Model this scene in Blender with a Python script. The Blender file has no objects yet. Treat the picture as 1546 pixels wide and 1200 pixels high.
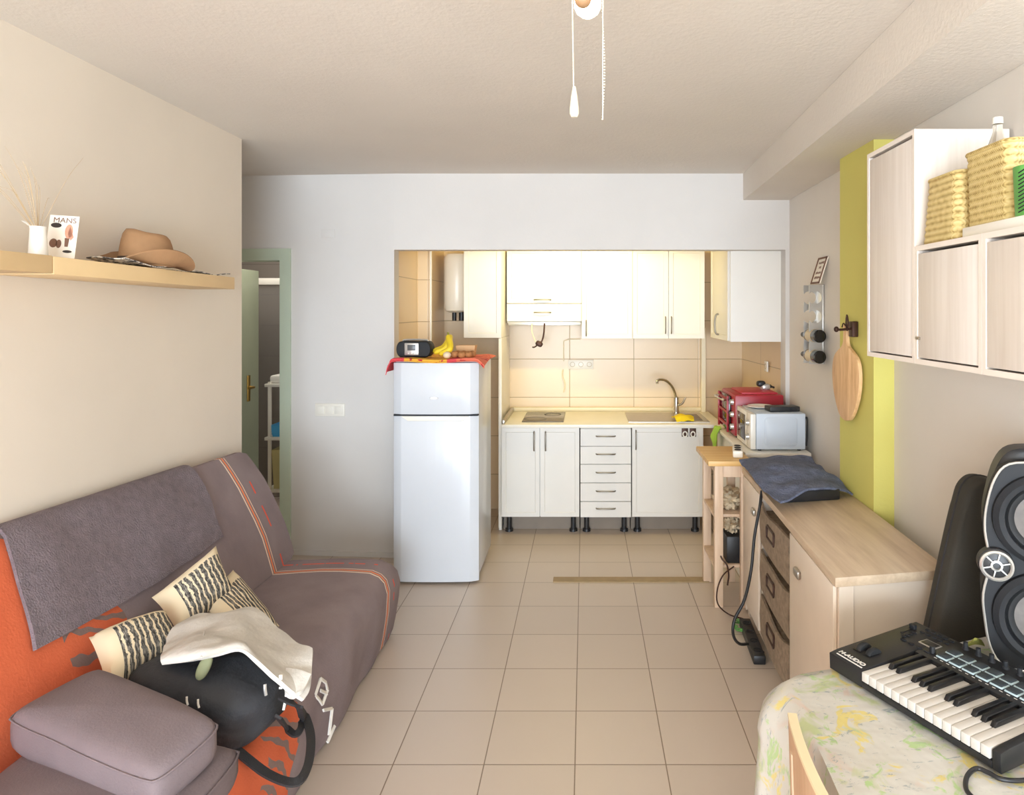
import bpy, bmesh, math, random
from mathutils import Vector, Matrix, noise

random.seed(7)
SC = bpy.context.scene
COL = SC.collection
V = Vector
# ------------------------------------------------------------------ camera constants
FPX, CX, CY, EYE = 1028.0, 883.0, 468.0, 1.75

def P(u, v, D):
    return V(((u - CX) / FPX * D, D, EYE - (v - CY) / FPX * D))

def Pz(u, v, z):
    return P(u, v, FPX * (EYE - z) / (v - CY))

# ------------------------------------------------------------------ materials
def lin(c):
    return c / 12.92 if c <= 0.04045 else ((c + 0.055) / 1.055) ** 2.4

def hexc(h):
    h = h.lstrip('#')
    return tuple(lin(int(h[i:i + 2], 16) / 255.0) for i in (0, 2, 4)) + (1.0,)

class NT:
    """small wrapper for writing node trees"""
    def __init__(self, name, rough=0.5, metal=0.0, spec=0.5):
        self.m = bpy.data.materials.new(name)
        self.m.use_nodes = True
        self.t = self.m.node_tree
        self.b = self.t.nodes['Principled BSDF']
        self.b.inputs['Roughness'].default_value = rough
        self.b.inputs['Metallic'].default_value = metal
        self.b.inputs['Specular IOR Level'].default_value = spec

    def n(self, kind, **kw):
        x = self.t.nodes.new(kind)
        for k, v in kw.items():
            setattr(x, k, v)
        return x

    def link(self, a, b):
        self.t.links.new(a, b)

    def put(self, sock, val):
        if hasattr(val, 'is_output'):
            self.link(val, sock)
        else:
            sock.default_value = val

    def math(self, op, a, b=0.0, c=None):
        x = self.n('ShaderNodeMath', operation=op)
        self.put(x.inputs[0], a)
        self.put(x.inputs[1], b)
        if c is not None:
            self.put(x.inputs[2], c)
        return x.outputs[0]

    def mix(self, fac, a, b):
        x = self.n('ShaderNodeMix', data_type='RGBA')
        self.put(x.inputs['Factor'], fac)
        self.put(x.inputs[6], a)
        self.put(x.inputs[7], b)
        return x.outputs[2]

    def coords(self, kind='Object'):
        return self.n('ShaderNodeTexCoord').outputs[kind]

    def pos(self):
        return self.n('ShaderNodeNewGeometry').outputs['Position']

    def xyz(self, vec):
        s = self.n('ShaderNodeSeparateXYZ')
        self.link(vec, s.inputs[0])
        return s.outputs

    def mapping(self, vec, scale=(1, 1, 1), rot=(0, 0, 0), loc=(0, 0, 0)):
        x = self.n('ShaderNodeMapping')
        self.link(vec, x.inputs[0])
        x.inputs['Scale'].default_value = scale
        x.inputs['Rotation'].default_value = rot
        x.inputs['Location'].default_value = loc
        return x.outputs[0]

    def noise(self, vec, scale, detail=3, rough=0.55, dist=0.0):
        x = self.n('ShaderNodeTexNoise')
        self.link(vec, x.inputs['Vector'])
        x.inputs['Scale'].default_value = scale
        x.inputs['Detail'].default_value = detail
        x.inputs['Roughness'].default_value = rough
        x.inputs['Distortion'].default_value = dist
        return x.outputs['Fac']

    def ramp(self, fac, stops):
        x = self.n('ShaderNodeValToRGB')
        self.link(fac, x.inputs[0])
        e = x.color_ramp.elements
        while len(e) < len(stops):
            e.new(0.5)
        for i, (p, c) in enumerate(stops):
            e[i].position = p
            e[i].color = c
        return x.outputs[0]

    def col(self, c):
        self.put(self.b.inputs['Base Color'], c)

    def bump(self, h, strength=0.2, dist=0.01):
        x = self.n('ShaderNodeBump')
        x.inputs['Strength'].default_value = strength
        x.inputs['Distance'].default_value = dist
        self.link(h, x.inputs['Height'])
        self.link(x.outputs[0], self.b.inputs['Normal'])

def plain(name, c, rough=0.5, metal=0.0, var=0.06, scale=6.0, bump=0.0, bscale=60.0, bdist=0.004, spec=0.5):
    t = NT(name, rough, metal, spec)
    c = hexc(c)
    co = t.coords()
    f = t.noise(co, scale)
    dark = tuple(x * (1 - var) for x in c[:3]) + (1,)
    lite = tuple(min(1, x * (1 + var)) for x in c[:3]) + (1,)
    t.col(t.ramp(f, [(0.3, dark), (0.7, lite)]))
    if bump:
        t.bump(t.noise(co, bscale, 4), bump, bdist)
    return t.m

def wood(name, c0, c1, axis='X', scale=6.0, rough=0.5, stretch=12.0):
    t = NT(name, rough)
    s = {'X': (1.0 / stretch, 1, 1), 'Y': (1, 1.0 / stretch, 1), 'Z': (1, 1, 1.0 / stretch)}[axis]
    co = t.mapping(t.pos(), scale=s)
    a = t.noise(co, scale * 4, 5, 0.6, 0.4)
    b = t.noise(co, scale * 14, 3, 0.6)
    f = t.math('ADD', t.math('MULTIPLY', a, 0.7), t.math('MULTIPLY', b, 0.3))
    t.col(t.ramp(f, [(0.36, hexc(c0)), (0.62, hexc(c1))]))
    t.bump(f, 0.08, 0.002)
    return t.m

def tile_mat(name, c, grout, ax, x0, tx, ay, y0, ty, gw, rough=0.3, var=0.05, vein=0.0, bump=0.3):
    t = NT(name, rough)
    p = t.xyz(t.pos())
    a = t.math('DIVIDE', t.math('SUBTRACT', p[ax], x0), tx)
    b = t.math('DIVIDE', t.math('SUBTRACT', p[ay], y0), ty)
    da = t.math('MULTIPLY', t.math('PINGPONG', a, 0.5), tx)
    db = t.math('MULTIPLY', t.math('PINGPONG', b, 0.5), ty)
    d = t.math('MINIMUM', da, db)
    g = t.math('LESS_THAN', d, gw)
    cb = t.n('ShaderNodeCombineXYZ')
    t.link(t.math('FLOOR', a), cb.inputs[0])
    t.link(t.math('FLOOR', b), cb.inputs[1])
    w = t.n('ShaderNodeTexWhiteNoise', noise_dimensions='3D')
    t.link(cb.outputs[0], w.inputs['Vector'])
    base = hexc(c)
    dk = tuple(x * (1 - var) for x in base[:3]) + (1,)
    lt = tuple(min(1, x * (1 + var)) for x in base[:3]) + (1,)
    tc = t.mix(w.outputs['Value'], dk, lt)
    nz = t.noise(t.pos(), 3.0, 5, 0.6, 0.3)
    tc = t.mix(t.math('MULTIPLY', nz, 0.25 + vein), tc, tuple(x * 0.86 for x in base[:3]) + (1,))
    t.col(t.mix(g, tc, hexc(grout)))
    t.bump(t.math('MINIMUM', d, gw * 1.5), bump, 0.5)
    return t.m

def emit(name, c, strength):
    t = NT(name, 0.4)
    t.col(hexc(c))
    t.b.inputs['Emission Color'].default_value = hexc(c)
    t.b.inputs['Emission Strength'].default_value = strength
    return t.m

M = {}
def build_materials():
    def wallm(name, c, bump=0.25):
        t = NT(name, 0.75, spec=0.25)
        p = t.pos()
        c = hexc(c)
        f = t.noise(p, 1.6, 4)
        t.col(t.ramp(f, [(0.3, tuple(x * 0.965 for x in c[:3]) + (1,)), (0.7, tuple(min(1, x * 1.02) for x in c[:3]) + (1,))]))
        t.bump(t.noise(p, 55, 4, 0.6), bump, 0.006)
        return t.m
    M['wall_cream'] = wallm('cream wall paint', '#e5dacb', 0.06)
    M['wall_white'] = wallm('white wall paint', '#d9d5d1', 0.08)
    M['wall_right'] = wallm('warm white wall paint', '#e0dad2', 0.08)
    M['ceiling'] = wallm('textured ceiling paint', '#e0d9d0', 0.35)
    M['green_paint'] = wallm('lime green paint', '#d4cd74', 0.12)
    M['floor'] = tile_mat('floor tile', '#ccbdae', '#85725f', 0, -0.038, 0.3505, 1, 2.622, 0.3505, 0.0022, 0.32, 0.03)
    M['ktile_x'] = tile_mat('kitchen wall tile', '#e2c9a4', '#a8906c', 0, -0.134, 0.566, 2, 1.318, 0.338, 0.0028, 0.3, 0.03, 0.2)
    M['ktile_y'] = tile_mat('kitchen side wall tile', '#e2c9a4', '#a8906c', 1, 5.45, 0.566, 2, 1.318, 0.338, 0.0028, 0.3, 0.03, 0.2)
    M['bath_tile'] = tile_mat('bathroom stone tile', '#9c938a', '#7d756d', 0, 0.0, 0.6, 2, 0.1, 0.3, 0.003, 0.4, 0.08, 0.6)
    M['door_green'] = plain('pale green door paint', '#c3cfbb', 0.45, var=0.02)
    M['leaf_green'] = plain('sage green door leaf paint', '#a9b196', 0.45, var=0.03)
    M['white'] = plain('white lacquer', '#eae6df', 0.35, var=0.012)
    M['white_front'] = plain('white cabinet front', '#dedad3', 0.38, var=0.012)
    M['fridge'] = plain('white enamel', '#d3d7dd', 0.22, var=0.008)
    M['plastic_white'] = plain('white plastic', '#ece7dc', 0.35, var=0.02)
    M['cream_plastic'] = plain('cream plastic', '#e9dcbd', 0.4, var=0.02)
    M['chrome'] = plain('brushed chrome', '#c9c6c0', 0.22, 1.0, var=0.04)
    M['steel'] = plain('stainless steel', '#b9b3aa', 0.32, 1.0, var=0.06, scale=20)
    M['silver'] = plain('silver paint', '#c8c6c2', 0.32, 0.7, var=0.04)
    M['brass'] = plain('brass', '#c9a55a', 0.3, 1.0)
    M['black'] = plain('black plastic', '#232325', 0.42, var=0.15)
    M['black_gloss'] = plain('glossy black', '#171719', 0.3, var=0.1)
    M['dark_grey'] = plain('dark grey plastic', '#232427', 0.6, var=0.1, spec=0.3)
    M['mid_grey'] = plain('grey cone', '#6a6562', 0.7, var=0.12, scale=40)
    M['rubber'] = plain('black rubber', '#1d1e20', 0.7, var=0.1)
    M['bag'] = plain('black nylon', '#33353a', 0.7, var=0.18, scale=9, bump=0.35, bscale=26, bdist=0.02)
    M['strap'] = plain('black webbing', '#2c2a2b', 0.75, var=0.15, bump=0.4, bscale=200)
    M['case'] = plain('black padded fabric', '#38352f', 0.8, var=0.12, bump=0.2, bscale=180)
    M['garment'] = plain('pale beige cotton', '#cac5bd', 0.85, var=0.06, bump=0.5, bscale=14, bdist=0.02)
    M['cushion_grey'] = plain('mauve grey cotton', '#746769', 0.92, var=0.08, scale=5, bump=0.4, bscale=160)
    M['throw'] = plain('plush grey throw', '#7b6f74', 0.97, var=0.14, scale=30, bump=0.8, bscale=150, bdist=0.012)
    M['bluetowel'] = plain('slate blue towel', '#6e7690', 0.97, var=0.3, scale=22, bump=0.9, bscale=110, bdist=0.02)
    M['tag'] = plain('white fabric tag', '#e8e4dc', 0.8)
    M['lightwood_y'] = wood('oak worktop', '#c0a78c', '#d8c2a6', 'Y', 3.5, 0.45)
    M['birch'] = wood('birch', '#cdae90', '#e3c9ae', 'Z', 4, 0.5)
    M['birch_top'] = wood('birch stool top', '#d9a963', '#efc98a', 'X', 4, 0.45)
    M['cream_panel'] = plain('cream furniture panel', '#e6d6c4', 0.42, var=0.03)
    M['ash'] = wood('white ash veneer', '#dcd2c8', '#e8e0d8', 'Z', 5, 0.5, 20)
    M['ash_edge'] = plain('white ash edge', '#efe6dc', 0.5, var=0.03)
    M['shelf'] = plain('birch shelf foil', '#e2c494', 0.5, var=0.03)
    M['basket_drawer'] = plain('taupe woven drawer', '#96836f', 0.85, var=0.25, scale=40, bump=0.6, bscale=160, bdist=0.006)
    M['tan_ply'] = wood('tan plywood', '#c19a78', '#d3af8d', 'Z', 3, 0.5)
    M['ply_edge'] = plain('pale plywood edge', '#ead9b2', 0.5, var=0.05)
    M['hat'] = plain('tan suede', '#a67f5a', 0.9, var=0.14, scale=9, bump=0.2, bscale=90)
    M['hat_band'] = plain('dark brown band', '#4b3c32', 0.7)
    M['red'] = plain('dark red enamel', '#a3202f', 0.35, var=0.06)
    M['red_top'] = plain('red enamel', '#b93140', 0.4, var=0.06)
    M['micro'] = plain('silver grey microwave casing', '#c6ced8', 0.5, 0.0, var=0.02)
    M['yellow_rag'] = plain('yellow cloth', '#f0d321', 0.9, var=0.1, bump=0.4)
    M['green_rag'] = plain('lime green cloth', '#a6cf4d', 0.9, var=0.12, bump=0.5)
    M['banana'] = plain('banana skin', '#e9c92c', 0.5, var=0.12, scale=12)
    M['banana_tip'] = plain('banana stalk', '#8f8a2e', 0.6)
    M['egg'] = plain('pale onion skin', '#e4cfae', 0.45, var=0.08)
    M['potato'] = plain('potato skin', '#b27a48', 0.75, var=0.22, scale=30, bump=0.4)
    M['tray'] = plain('cardboard', '#d9b182', 0.8, var=0.1)
    M['board'] = wood('cutting board', '#cf9f6c', '#efc796', 'Z', 7, 0.5, 9)
    M['iron'] = plain('dark iron', '#4b342c', 0.5, 0.6)
    M['bottle'] = plain('dark green bottle glass', '#1d1c1a', 0.12, var=0.1)
    M['label'] = plain('paper label', '#d7c7aa', 0.7)
    M['paper'] = plain('white paper', '#eee6da', 0.8, var=0.03)
    M['ink'] = plain('black print', '#3a322e', 0.8)
    M['ink_brown'] = plain('brown print', '#7b5a49', 0.8)
    M['ink_pink'] = plain('pink print', '#d49a80', 0.8)
    M['vase'] = plain('white ceramic', '#ece8e0', 0.2)
    M['dry'] = plain('dried grass', '#c9b08c', 0.9)
    M['heater'] = plain('white heater enamel', '#efe6d4', 0.3, var=0.01)
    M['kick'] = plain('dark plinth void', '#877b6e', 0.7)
    M['fanbrown'] = wood('fan blade wood', '#8c6a49', '#a58260', 'X', 4, 0.5)
    M['globe'] = emit('lit opal glass', '#fff1d6', 9.0)
    M['globe_added'] = emit('added bulb glass', '#ffe8cc', 60.0)  # strong glow for the two added bulbs out of view
    M['bead'] = plain('white bead chain', '#c9c0ac', 0.35, var=0.02)
    M['blue'] = plain('light blue plastic', '#4fb0e6', 0.5)
    M['yellow_box'] = plain('pale yellow plastic', '#cfc48d', 0.6)
    M['stone'] = plain('grey hob glass', '#6d665f', 0.2, var=0.04)
    M['threshold'] = plain('worn wooden strip', '#a38c68', 0.6, var=0.1, scale=14)
    M['screen'] = plain('grey display', '#56585a', 0.3)
    M['green_pot'] = plain('green tin', '#5c9d4b', 0.5, var=0.1)
    M['olive'] = plain('faded olive print', '#7d8060', 0.8, var=0.2)
    M['outlet'] = plain('beige socket insert', '#b8a584', 0.5)
    M['nickel'] = plain('dull nickel', '#8c867c', 0.35, 0.85, var=0.05)
    M['gold_leaf'] = plain('olive leaf', '#aeb05c', 0.7)
    M['bagpaper'] = plain('crumpled bag paper', '#d8c6a8', 0.8, var=0.15, scale=20, bump=0.8, bscale=30, bdist=0.02)
    M['white_key'] = plain('white key plastic', '#d2ccc4', 0.35, var=0.01)
    M['pad'] = plain('dark rubber pad', '#343b40', 0.5)
    M['pad_rim'] = plain('lit pale pad rim', '#bcd0d6', 0.45)  # plain pale colour around each pad
    M['rug_red'] = plain('red cotton', '#d84a52', 0.9, var=0.2, scale=20)
    # clear plastic
    t = NT('clear plastic', 0.12)
    t.b.inputs['Transmission Weight'].default_value = 1.0
    t.b.inputs['IOR'].default_value = 1.33
    t.col(hexc('#f2efe8'))
    M['clear'] = t.m
    t = NT('shower glass', 0.05)
    t.b.inputs['Transmission Weight'].default_value = 0.9
    t.b.inputs['IOR'].default_value = 1.1
    t.col(hexc('#d5d3cf'))
    M['glass'] = t.m
    t = NT('dark oven glass', 0.08)
    t.col(hexc('#2c1f1d'))
    M['oven_glass'] = t.m
    # woven palm basket
    t = NT('woven palm leaf', 0.7)
    p = t.xyz(t.pos())
    a = t.math('MULTIPLY', t.math('ADD', p[0], p[1]), 130.0)
    row = t.math('MULTIPLY', p[2], 52.0)
    zig = t.math('SINE', t.math('ADD', t.math('MULTIPLY', a, 6.2), t.math('MULTIPLY', t.math('PINGPONG', row, 1.0), 3.4)))
    rows = t.math('PINGPONG', row, 0.5)
    nz = t.noise(t.pos(), 60, 3)
    f = t.math('ADD', t.math('MULTIPLY', zig, 0.09), t.math('ADD', t.math('MULTIPLY', rows, 0.6), t.math('MULTIPLY', nz, 0.5)))
    t.col(t.ramp(f, [(0.18, hexc('#9c8148')), (0.36, hexc('#d0b878')), (0.75, hexc('#e6d6a0'))]))
    t.bump(f, 0.45, 0.008)
    M['weave'] = t.m
    # sofa cover: grey brown with orange print and stripes across one end
    def sofa(name, oy, slope):
        t = NT(name, 0.95, spec=0.2)
        p = t.xyz(t.pos())
        nz = t.noise(t.pos(), 2.6, 2)
        yy = t.math('ADD', p[1], t.math('MULTIPLY', t.math('SUBTRACT', nz, 0.5), 0.35))
        yy = t.math('ADD', yy, t.math('MULTIPLY', p[0], slope))
        om = t.math('LESS_THAN', yy, oy)
        base = t.ramp(t.noise(t.pos(), 5, 4), [(0.3, hexc('#85777a')), (0.7, hexc('#938586'))])
        orange = t.ramp(t.noise(t.pos(), 4, 3), [(0.3, hexc('#c8603f')), (0.7, hexc('#d66c48'))])
        c = t.mix(om, base, orange)
        # grey swirls within the printed edge of the orange field
        v = t.n('ShaderNodeTexWave', wave_type='RINGS')
        t.link(t.mapping(t.pos(), loc=(1.05, -2.0, 0)), v.inputs['Vector'])
        v.inputs['Scale'].default_value = 5.0
        v.inputs['Distortion'].default_value = 6.0
        v.inputs['Detail Scale'].default_value = 1.4
        near = t.math('MULTIPLY', om, t.math('GREATER_THAN', yy, oy - 0.26))
        c = t.mix(t.math('MULTIPLY', near, t.math('GREATER_THAN', v.outputs['Fac'], 0.76)), c, hexc('#86716a'))
        def band(y0, w):
            return t.math('LESS_THAN', t.math('ABSOLUTE', t.math('SUBTRACT', p[1], y0)), w)
        c = t.mix(band(3.455, 0.0045), c, hexc('#efd7c4'))
        c = t.mix(band(3.475, 0.006), c, hexc('#ee8a5a'))
        c = t.mix(band(3.495, 0.003), c, hexc('#efd0b4'))
        dash = t.math('GREATER_THAN', t.noise(t.mapping(t.pos(), scale=(1, 0.01, 1)), 17, 1), 0.52)
        c = t.mix(t.math('MULTIPLY', band(3.572, 0.006), dash), c, hexc('#e2614a'))
        t.col(c)
        t.bump(t.noise(t.pos(), 120, 3), 0.25, 0.006)
        return t.m
    M['sofa_back'] = sofa('printed sofa cover back', 2.45, 0.0)
    M['sofa_seat'] = sofa('printed sofa cover seat', 2.28, 0.08)
    # striped cushion, uses its own cloth coordinates
    t = NT('cream cushion with ragged stripes', 0.95, spec=0.2)
    uv = t.xyz(t.coords('UV'))
    nz = t.noise(t.coords('UV'), 6, 4)
    s = t.math('ADD', uv[0], t.math('MULTIPLY', t.math('SUBTRACT', nz, 0.5), 0.11))
    w = t.math('PINGPONG', t.math('MULTIPLY', s, 12.0), 0.5)
    n2 = t.noise(t.mapping(t.coords('UV'), scale=(26, 5, 1)), 2.0, 4, 0.7)
    stripe = t.math('GREATER_THAN', t.math('ADD', w, t.math('MULTIPLY', n2, 0.3)), 0.31)
    nb = t.math('MULTIPLY', nz, 0.12)
    m1 = t.math('GREATER_THAN', uv[1], t.math('ADD', 0.13, nb))
    m2 = t.math('GREATER_THAN', uv[0], 0.2)
    m3 = t.math('LESS_THAN', uv[0], 0.97)
    mask = t.math('MULTIPLY', t.math('MULTIPLY', m1, m2), t.math('MULTIPLY', m3, stripe))
    dk = t.ramp(n2, [(0.38, hexc('#2f2d2a')), (0.5, hexc('#5d5a56')), (0.64, hexc('#a09a90'))])
    t.col(t.mix(mask, hexc('#e3d3b4'), dk))
    t.bump(mask, 0.6, 0.008)
    M['pillow'] = t.m
    # floral tablecloth
    t = NT('floral oilcloth', 0.28)
    p = t.mapping(t.pos(), scale=(1, 1, 0.8))
    c = hexc('#d3d0c8')
    f1 = t.noise(p, 8, 4, 0.6, 0.8)
    f2 = t.noise(t.mapping(p, loc=(3, 1, 2)), 9, 4, 0.65, 1.2)
    f3 = t.noise(t.mapping(p, loc=(7, 4, 1)), 12, 4, 0.65, 0.8)
    f4 = t.noise(t.mapping(p, loc=(2, 9, 5), scale=(1, 2.4, 1)), 22, 5, 0.7, 1.0)
    f5 = t.noise(t.mapping(p, loc=(5, 2, 8)), 8, 3, 0.6, 0.5)
    a = lambda f, lo, hi: t.ramp(f, [(lo, (0, 0, 0, 1)), (hi, (1, 1, 1, 1))])
    k = t.mix(a(f5, 0.6, 0.7), c, hexc('#d8c2b4'))
    k = t.mix(a(f1, 0.56, 0.64), k, hexc('#bfc998'))
    k = t.mix(a(f2, 0.575, 0.63), k, hexc('#dfcf86'))
    k = t.mix(a(f3, 0.59, 0.64), k, hexc('#b3cd92'))
    k = t.mix(a(f4, 0.60, 0.64), k, hexc('#a0a9aa'))
    t.col(k)
    t.bump(t.noise(p, 7, 3), 0.35, 0.03)
    M['oilcloth'] = t.m
    # runner over the fridge
    t = NT('striped red and yellow runner', 0.9)
    p = t.xyz(t.pos())
    n1 = t.noise(t.pos(), 22, 3)
    x = t.math('ADD', p[0], t.math('MULTIPLY', n1, 0.03))
    k = t.mix(t.math('MULTIPLY', t.math('GREATER_THAN', x, -1.135), t.math('LESS_THAN', x, -0.865)), hexc('#df5058'), hexc('#eeb23f'))
    k = t.mix(t.math('GREATER_THAN', x, -0.80), k, hexc('#ea7a60'))
    k = t.mix(t.math('GREATER_THAN', n1, 0.62), k, hexc('#c1303c'))
    t.col(k)
    M['runner'] = t.m
    # papers with dark print
    t = NT('printed leaflets', 0.7)
    k = t.noise(t.pos(), 45, 4, 0.7)
    t.col(t.ramp(k, [(0.44, hexc('#4c4a4c')), (0.5, hexc('#b8b0a8')), (0.58, hexc('#e8dfd2'))]))
    M['leaflet'] = t.m
build_materials()

# ------------------------------------------------------------------ mesh helpers
def merge(bm, other, mat=None):
    tmp = bpy.data.meshes.new('tmp')
    if mat is not None:
        other.transform(mat)
    other.to_mesh(tmp)
    other.free()
    bm.from_mesh(tmp)
    bpy.data.meshes.remove(tmp)
    return bm

def nb():
    return bmesh.new()

def box(bm, a, b, bev=0.0, mat=None, seg=2):
    t = bmesh.new()
    bmesh.ops.create_cube(t, size=1.0)
    a, b = V(a), V(b)
    for v in t.verts:
        v.co = V(((a[i] + b[i]) / 2 + v.co[i] * abs(b[i] - a[i]) for i in range(3)))
    if bev > 0:
        bmesh.ops.bevel(t, geom=list(t.edges), offset=bev, segments=seg, profile=0.5, affect='EDGES')
    return merge(bm, t, mat)

def frame(direction):
    z = V(direction).normalized()
    x = V((0, 0, 1)).cross(z)
    if x.length < 1e-5:
        x = V((1, 0, 0))
    x.normalize()
    y = z.cross(x)
    return x, y, z

def cyl(bm, p0, p1, r0, r1=None, seg=24, bev=0.0):
    r1 = r0 if r1 is None else r1
    p0, p1 = V(p0), V(p1)
    prof = [(0, 0), (r0, 0), (r1, (p1 - p0).length), (0, (p1 - p0).length)]
    x, y, z = frame(p1 - p0)
    m = Matrix((x, y, z)).transposed().to_4x4()
    m.translation = p0
    return lathe(bm, prof, seg, m)

def lathe(bm, prof, seg=32, mat=None):
    t = bmesh.new()
    rings = []
    for r, z in prof:
        if r < 1e-6:
            rings.append([t.verts.new((0, 0, z))])
        else:
            rings.append([t.verts.new((r * math.cos(2 * math.pi * i / seg), r * math.sin(2 * math.pi * i / seg), z)) for i in range(seg)])
    for A, B in zip(rings[:-1], rings[1:]):
        for i in range(seg):
            j = (i + 1) % seg
            if len(A) == 1 and len(B) == 1:
                continue
            if len(A) == 1:
                t.faces.new((A[0], B[i], B[j]))
            elif len(B) == 1:
                t.faces.new((A[i], A[j], B[0]))
            else:
                t.faces.new((A[i], A[j], B[j], B[i]))
    bmesh.ops.recalc_face_normals(t, faces=t.faces)
    return merge(bm, t, mat)

def crom(pts, n):
    pts = [V(p) for p in pts]
    out = []
    N = len(pts)
    for i in range(N - 1):
        p0 = pts[i - 1] if i > 0 else pts[i] * 2 - pts[i + 1]
        p1, p2 = pts[i], pts[i + 1]
        p3 = pts[i + 2] if i + 2 < N else pts[i + 1] * 2 - pts[i]
        for k in range(n):
            s = k / n
            out.append(0.5 * ((2 * p1) + (p2 - p0) * s + (2 * p0 - 5 * p1 + 4 * p2 - p3) * s * s + (3 * p1 - p0 - 3 * p2 + p3) * s ** 3))
    out.append(pts[-1])
    return out

def tube(bm, pts, r, seg=10, smooth=6, flat=None):
    """round tube (or a flat strap: flat = (half width, half thickness, up))"""
    pts = crom(pts, smooth) if smooth else [V(p) for p in pts]
    t = bmesh.new()
    rings = []
    up = None
    for i, p in enumerate(pts):
        d = (pts[min(i + 1, len(pts) - 1)] - pts[max(i - 1, 0)]).normalized()
        if up is None:
            x, y, _ = frame(d)
        else:
            y = (up - d * up.dot(d)).normalized()
            x = y.cross(d)
        up = y
        if flat:
            hw, ht, u0 = flat
            n = (V(u0) - d * V(u0).dot(d)).normalized()
            sd = d.cross(n)
            rings.append([t.verts.new(p + sd * a * hw + n * b * ht) for a, b in ((1, 1), (-1, 1), (-1, -1), (1, -1))])
        else:
            rr = r(i / (len(pts) - 1)) if callable(r) else r
            rings.append([t.verts.new(p + x * rr * math.cos(2 * math.pi * k / seg) + y * rr * math.sin(2 * math.pi * k / seg)) for k in range(seg)])
    for A, B in zip(rings[:-1], rings[1:]):
        n = len(A)
        for k in range(n):
            t.faces.new((A[k], A[(k + 1) % n], B[(k + 1) % n], B[k]))
    t.faces.new(rings[0][::-1])
    t.faces.new(rings[-1])
    bmesh.ops.recalc_face_normals(t, faces=t.faces)
    return merge(bm, t)

def loft(bm, rings, cap=True):
    t = bmesh.new()
    R = [[t.verts.new(p) for p in r] for r in rings]
    for A, B in zip(R[:-1], R[1:]):
        n = len(A)
        for k in range(n):
            t.faces.new((A[k], A[(k + 1) % n], B[(k + 1) % n], B[k]))
    if cap:
        t.faces.new(R[0][::-1])
        t.faces.new(R[-1])
    bmesh.ops.recalc_face_normals(t, faces=t.faces)
    return merge(bm, t)

def prism(bm, poly, vec, bev=0.0):
    """polygon of 3-D points pushed along vec"""
    t = bmesh.new()
    a = [t.verts.new(p) for p in poly]
    b = [t.verts.new(V(p) + V(vec)) for p in poly]
    t.faces.new(a)
    t.faces.new(b[::-1])
    n = len(a)
    for k in range(n):
        t.faces.new((a[k], b[k], b[(k + 1) % n], a[(k + 1) % n]))
    bmesh.ops.recalc_face_normals(t, faces=t.faces)
    if bev:
        bmesh.ops.bevel(t, geom=list(t.edges), offset=bev, segments=2, profile=0.5, affect='EDGES')
    return merge(bm, t)

def sheet(bm, rows, sub=6, thick=0.006, wob=0.0, wscale=8.0, seed=0.0, flip=False):
    """a cloth through rows of control points; gets a thickness and small folds"""
    fine = [crom(r, sub) for r in rows]
    colsn = len(fine[0])
    cols = [crom([fine[i][k] for i in range(len(fine))], sub) for k in range(colsn)]
    G = [[cols[k][i] for k in range(colsn)] for i in range(len(cols[0]))]
    return grid_solid(bm, G, thick, wob, wscale, seed, flip)

def grid_solid(bm, G, thick, wob=0.0, wscale=8.0, seed=0.0, flip=False, edge_round=True):
    H, W = len(G), len(G[0])
    def nrm(i, k):
        a = G[min(i + 1, H - 1)][k] - G[max(i - 1, 0)][k]
        b = G[i][min(k + 1, W - 1)] - G[i][max(k - 1, 0)]
        n = a.cross(b)
        n = n.normalized() if n.length > 1e-9 else V((0, 0, 1))
        return -n if flip else n
    N = [[nrm(i, k) for k in range(W)] for i in range(H)]
    t = bmesh.new()
    uv = t.loops.layers.uv.new('UVMap')
    top, bot = [], []
    for i in range(H):
        ta, ba = [], []
        for k in range(W):
            p = G[i][k]
            if wob:
                p = p + N[i][k] * wob * noise.noise(p * wscale + V((seed, seed * 2, 0)))
            ta.append(t.verts.new(p + N[i][k] * thick / 2))
            ba.append(t.verts.new(p - N[i][k] * thick / 2))
        top.append(ta)
        bot.append(ba)
    def face(vs, st):
        f = t.faces.new(vs)
        for l, s in zip(f.loops, st):
            l[uv].uv = s
    def st(i, k):
        return (k / (W - 1), i / (H - 1))
    for i in range(H - 1):
        for k in range(W - 1):
            q = [(i, k), (i, k + 1), (i + 1, k + 1), (i + 1, k)]
            face([top[a][b] for a, b in q], [st(a, b) for a, b in q])
            q = q[::-1]
            face([bot[a][b] for a, b in q], [st(a, b) for a, b in q])
    rim = [(0, k) for k in range(W)] + [(i, W - 1) for i in range(1, H)] + [(H - 1, k) for k in range(W - 2, -1, -1)] + [(i, 0) for i in range(H - 2, 0, -1)]
    n = len(rim)
    for a in range(n):
        (i, k), (j, l) = rim[a], rim[(a + 1) % n]
        face([top[i][k], bot[i][k], bot[j][l], top[j][l]], [st(i, k), st(i, k), st(j, l), st(j, l)])
    bmesh.ops.recalc_face_normals(t, faces=t.faces)
    return merge(bm, t)

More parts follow.
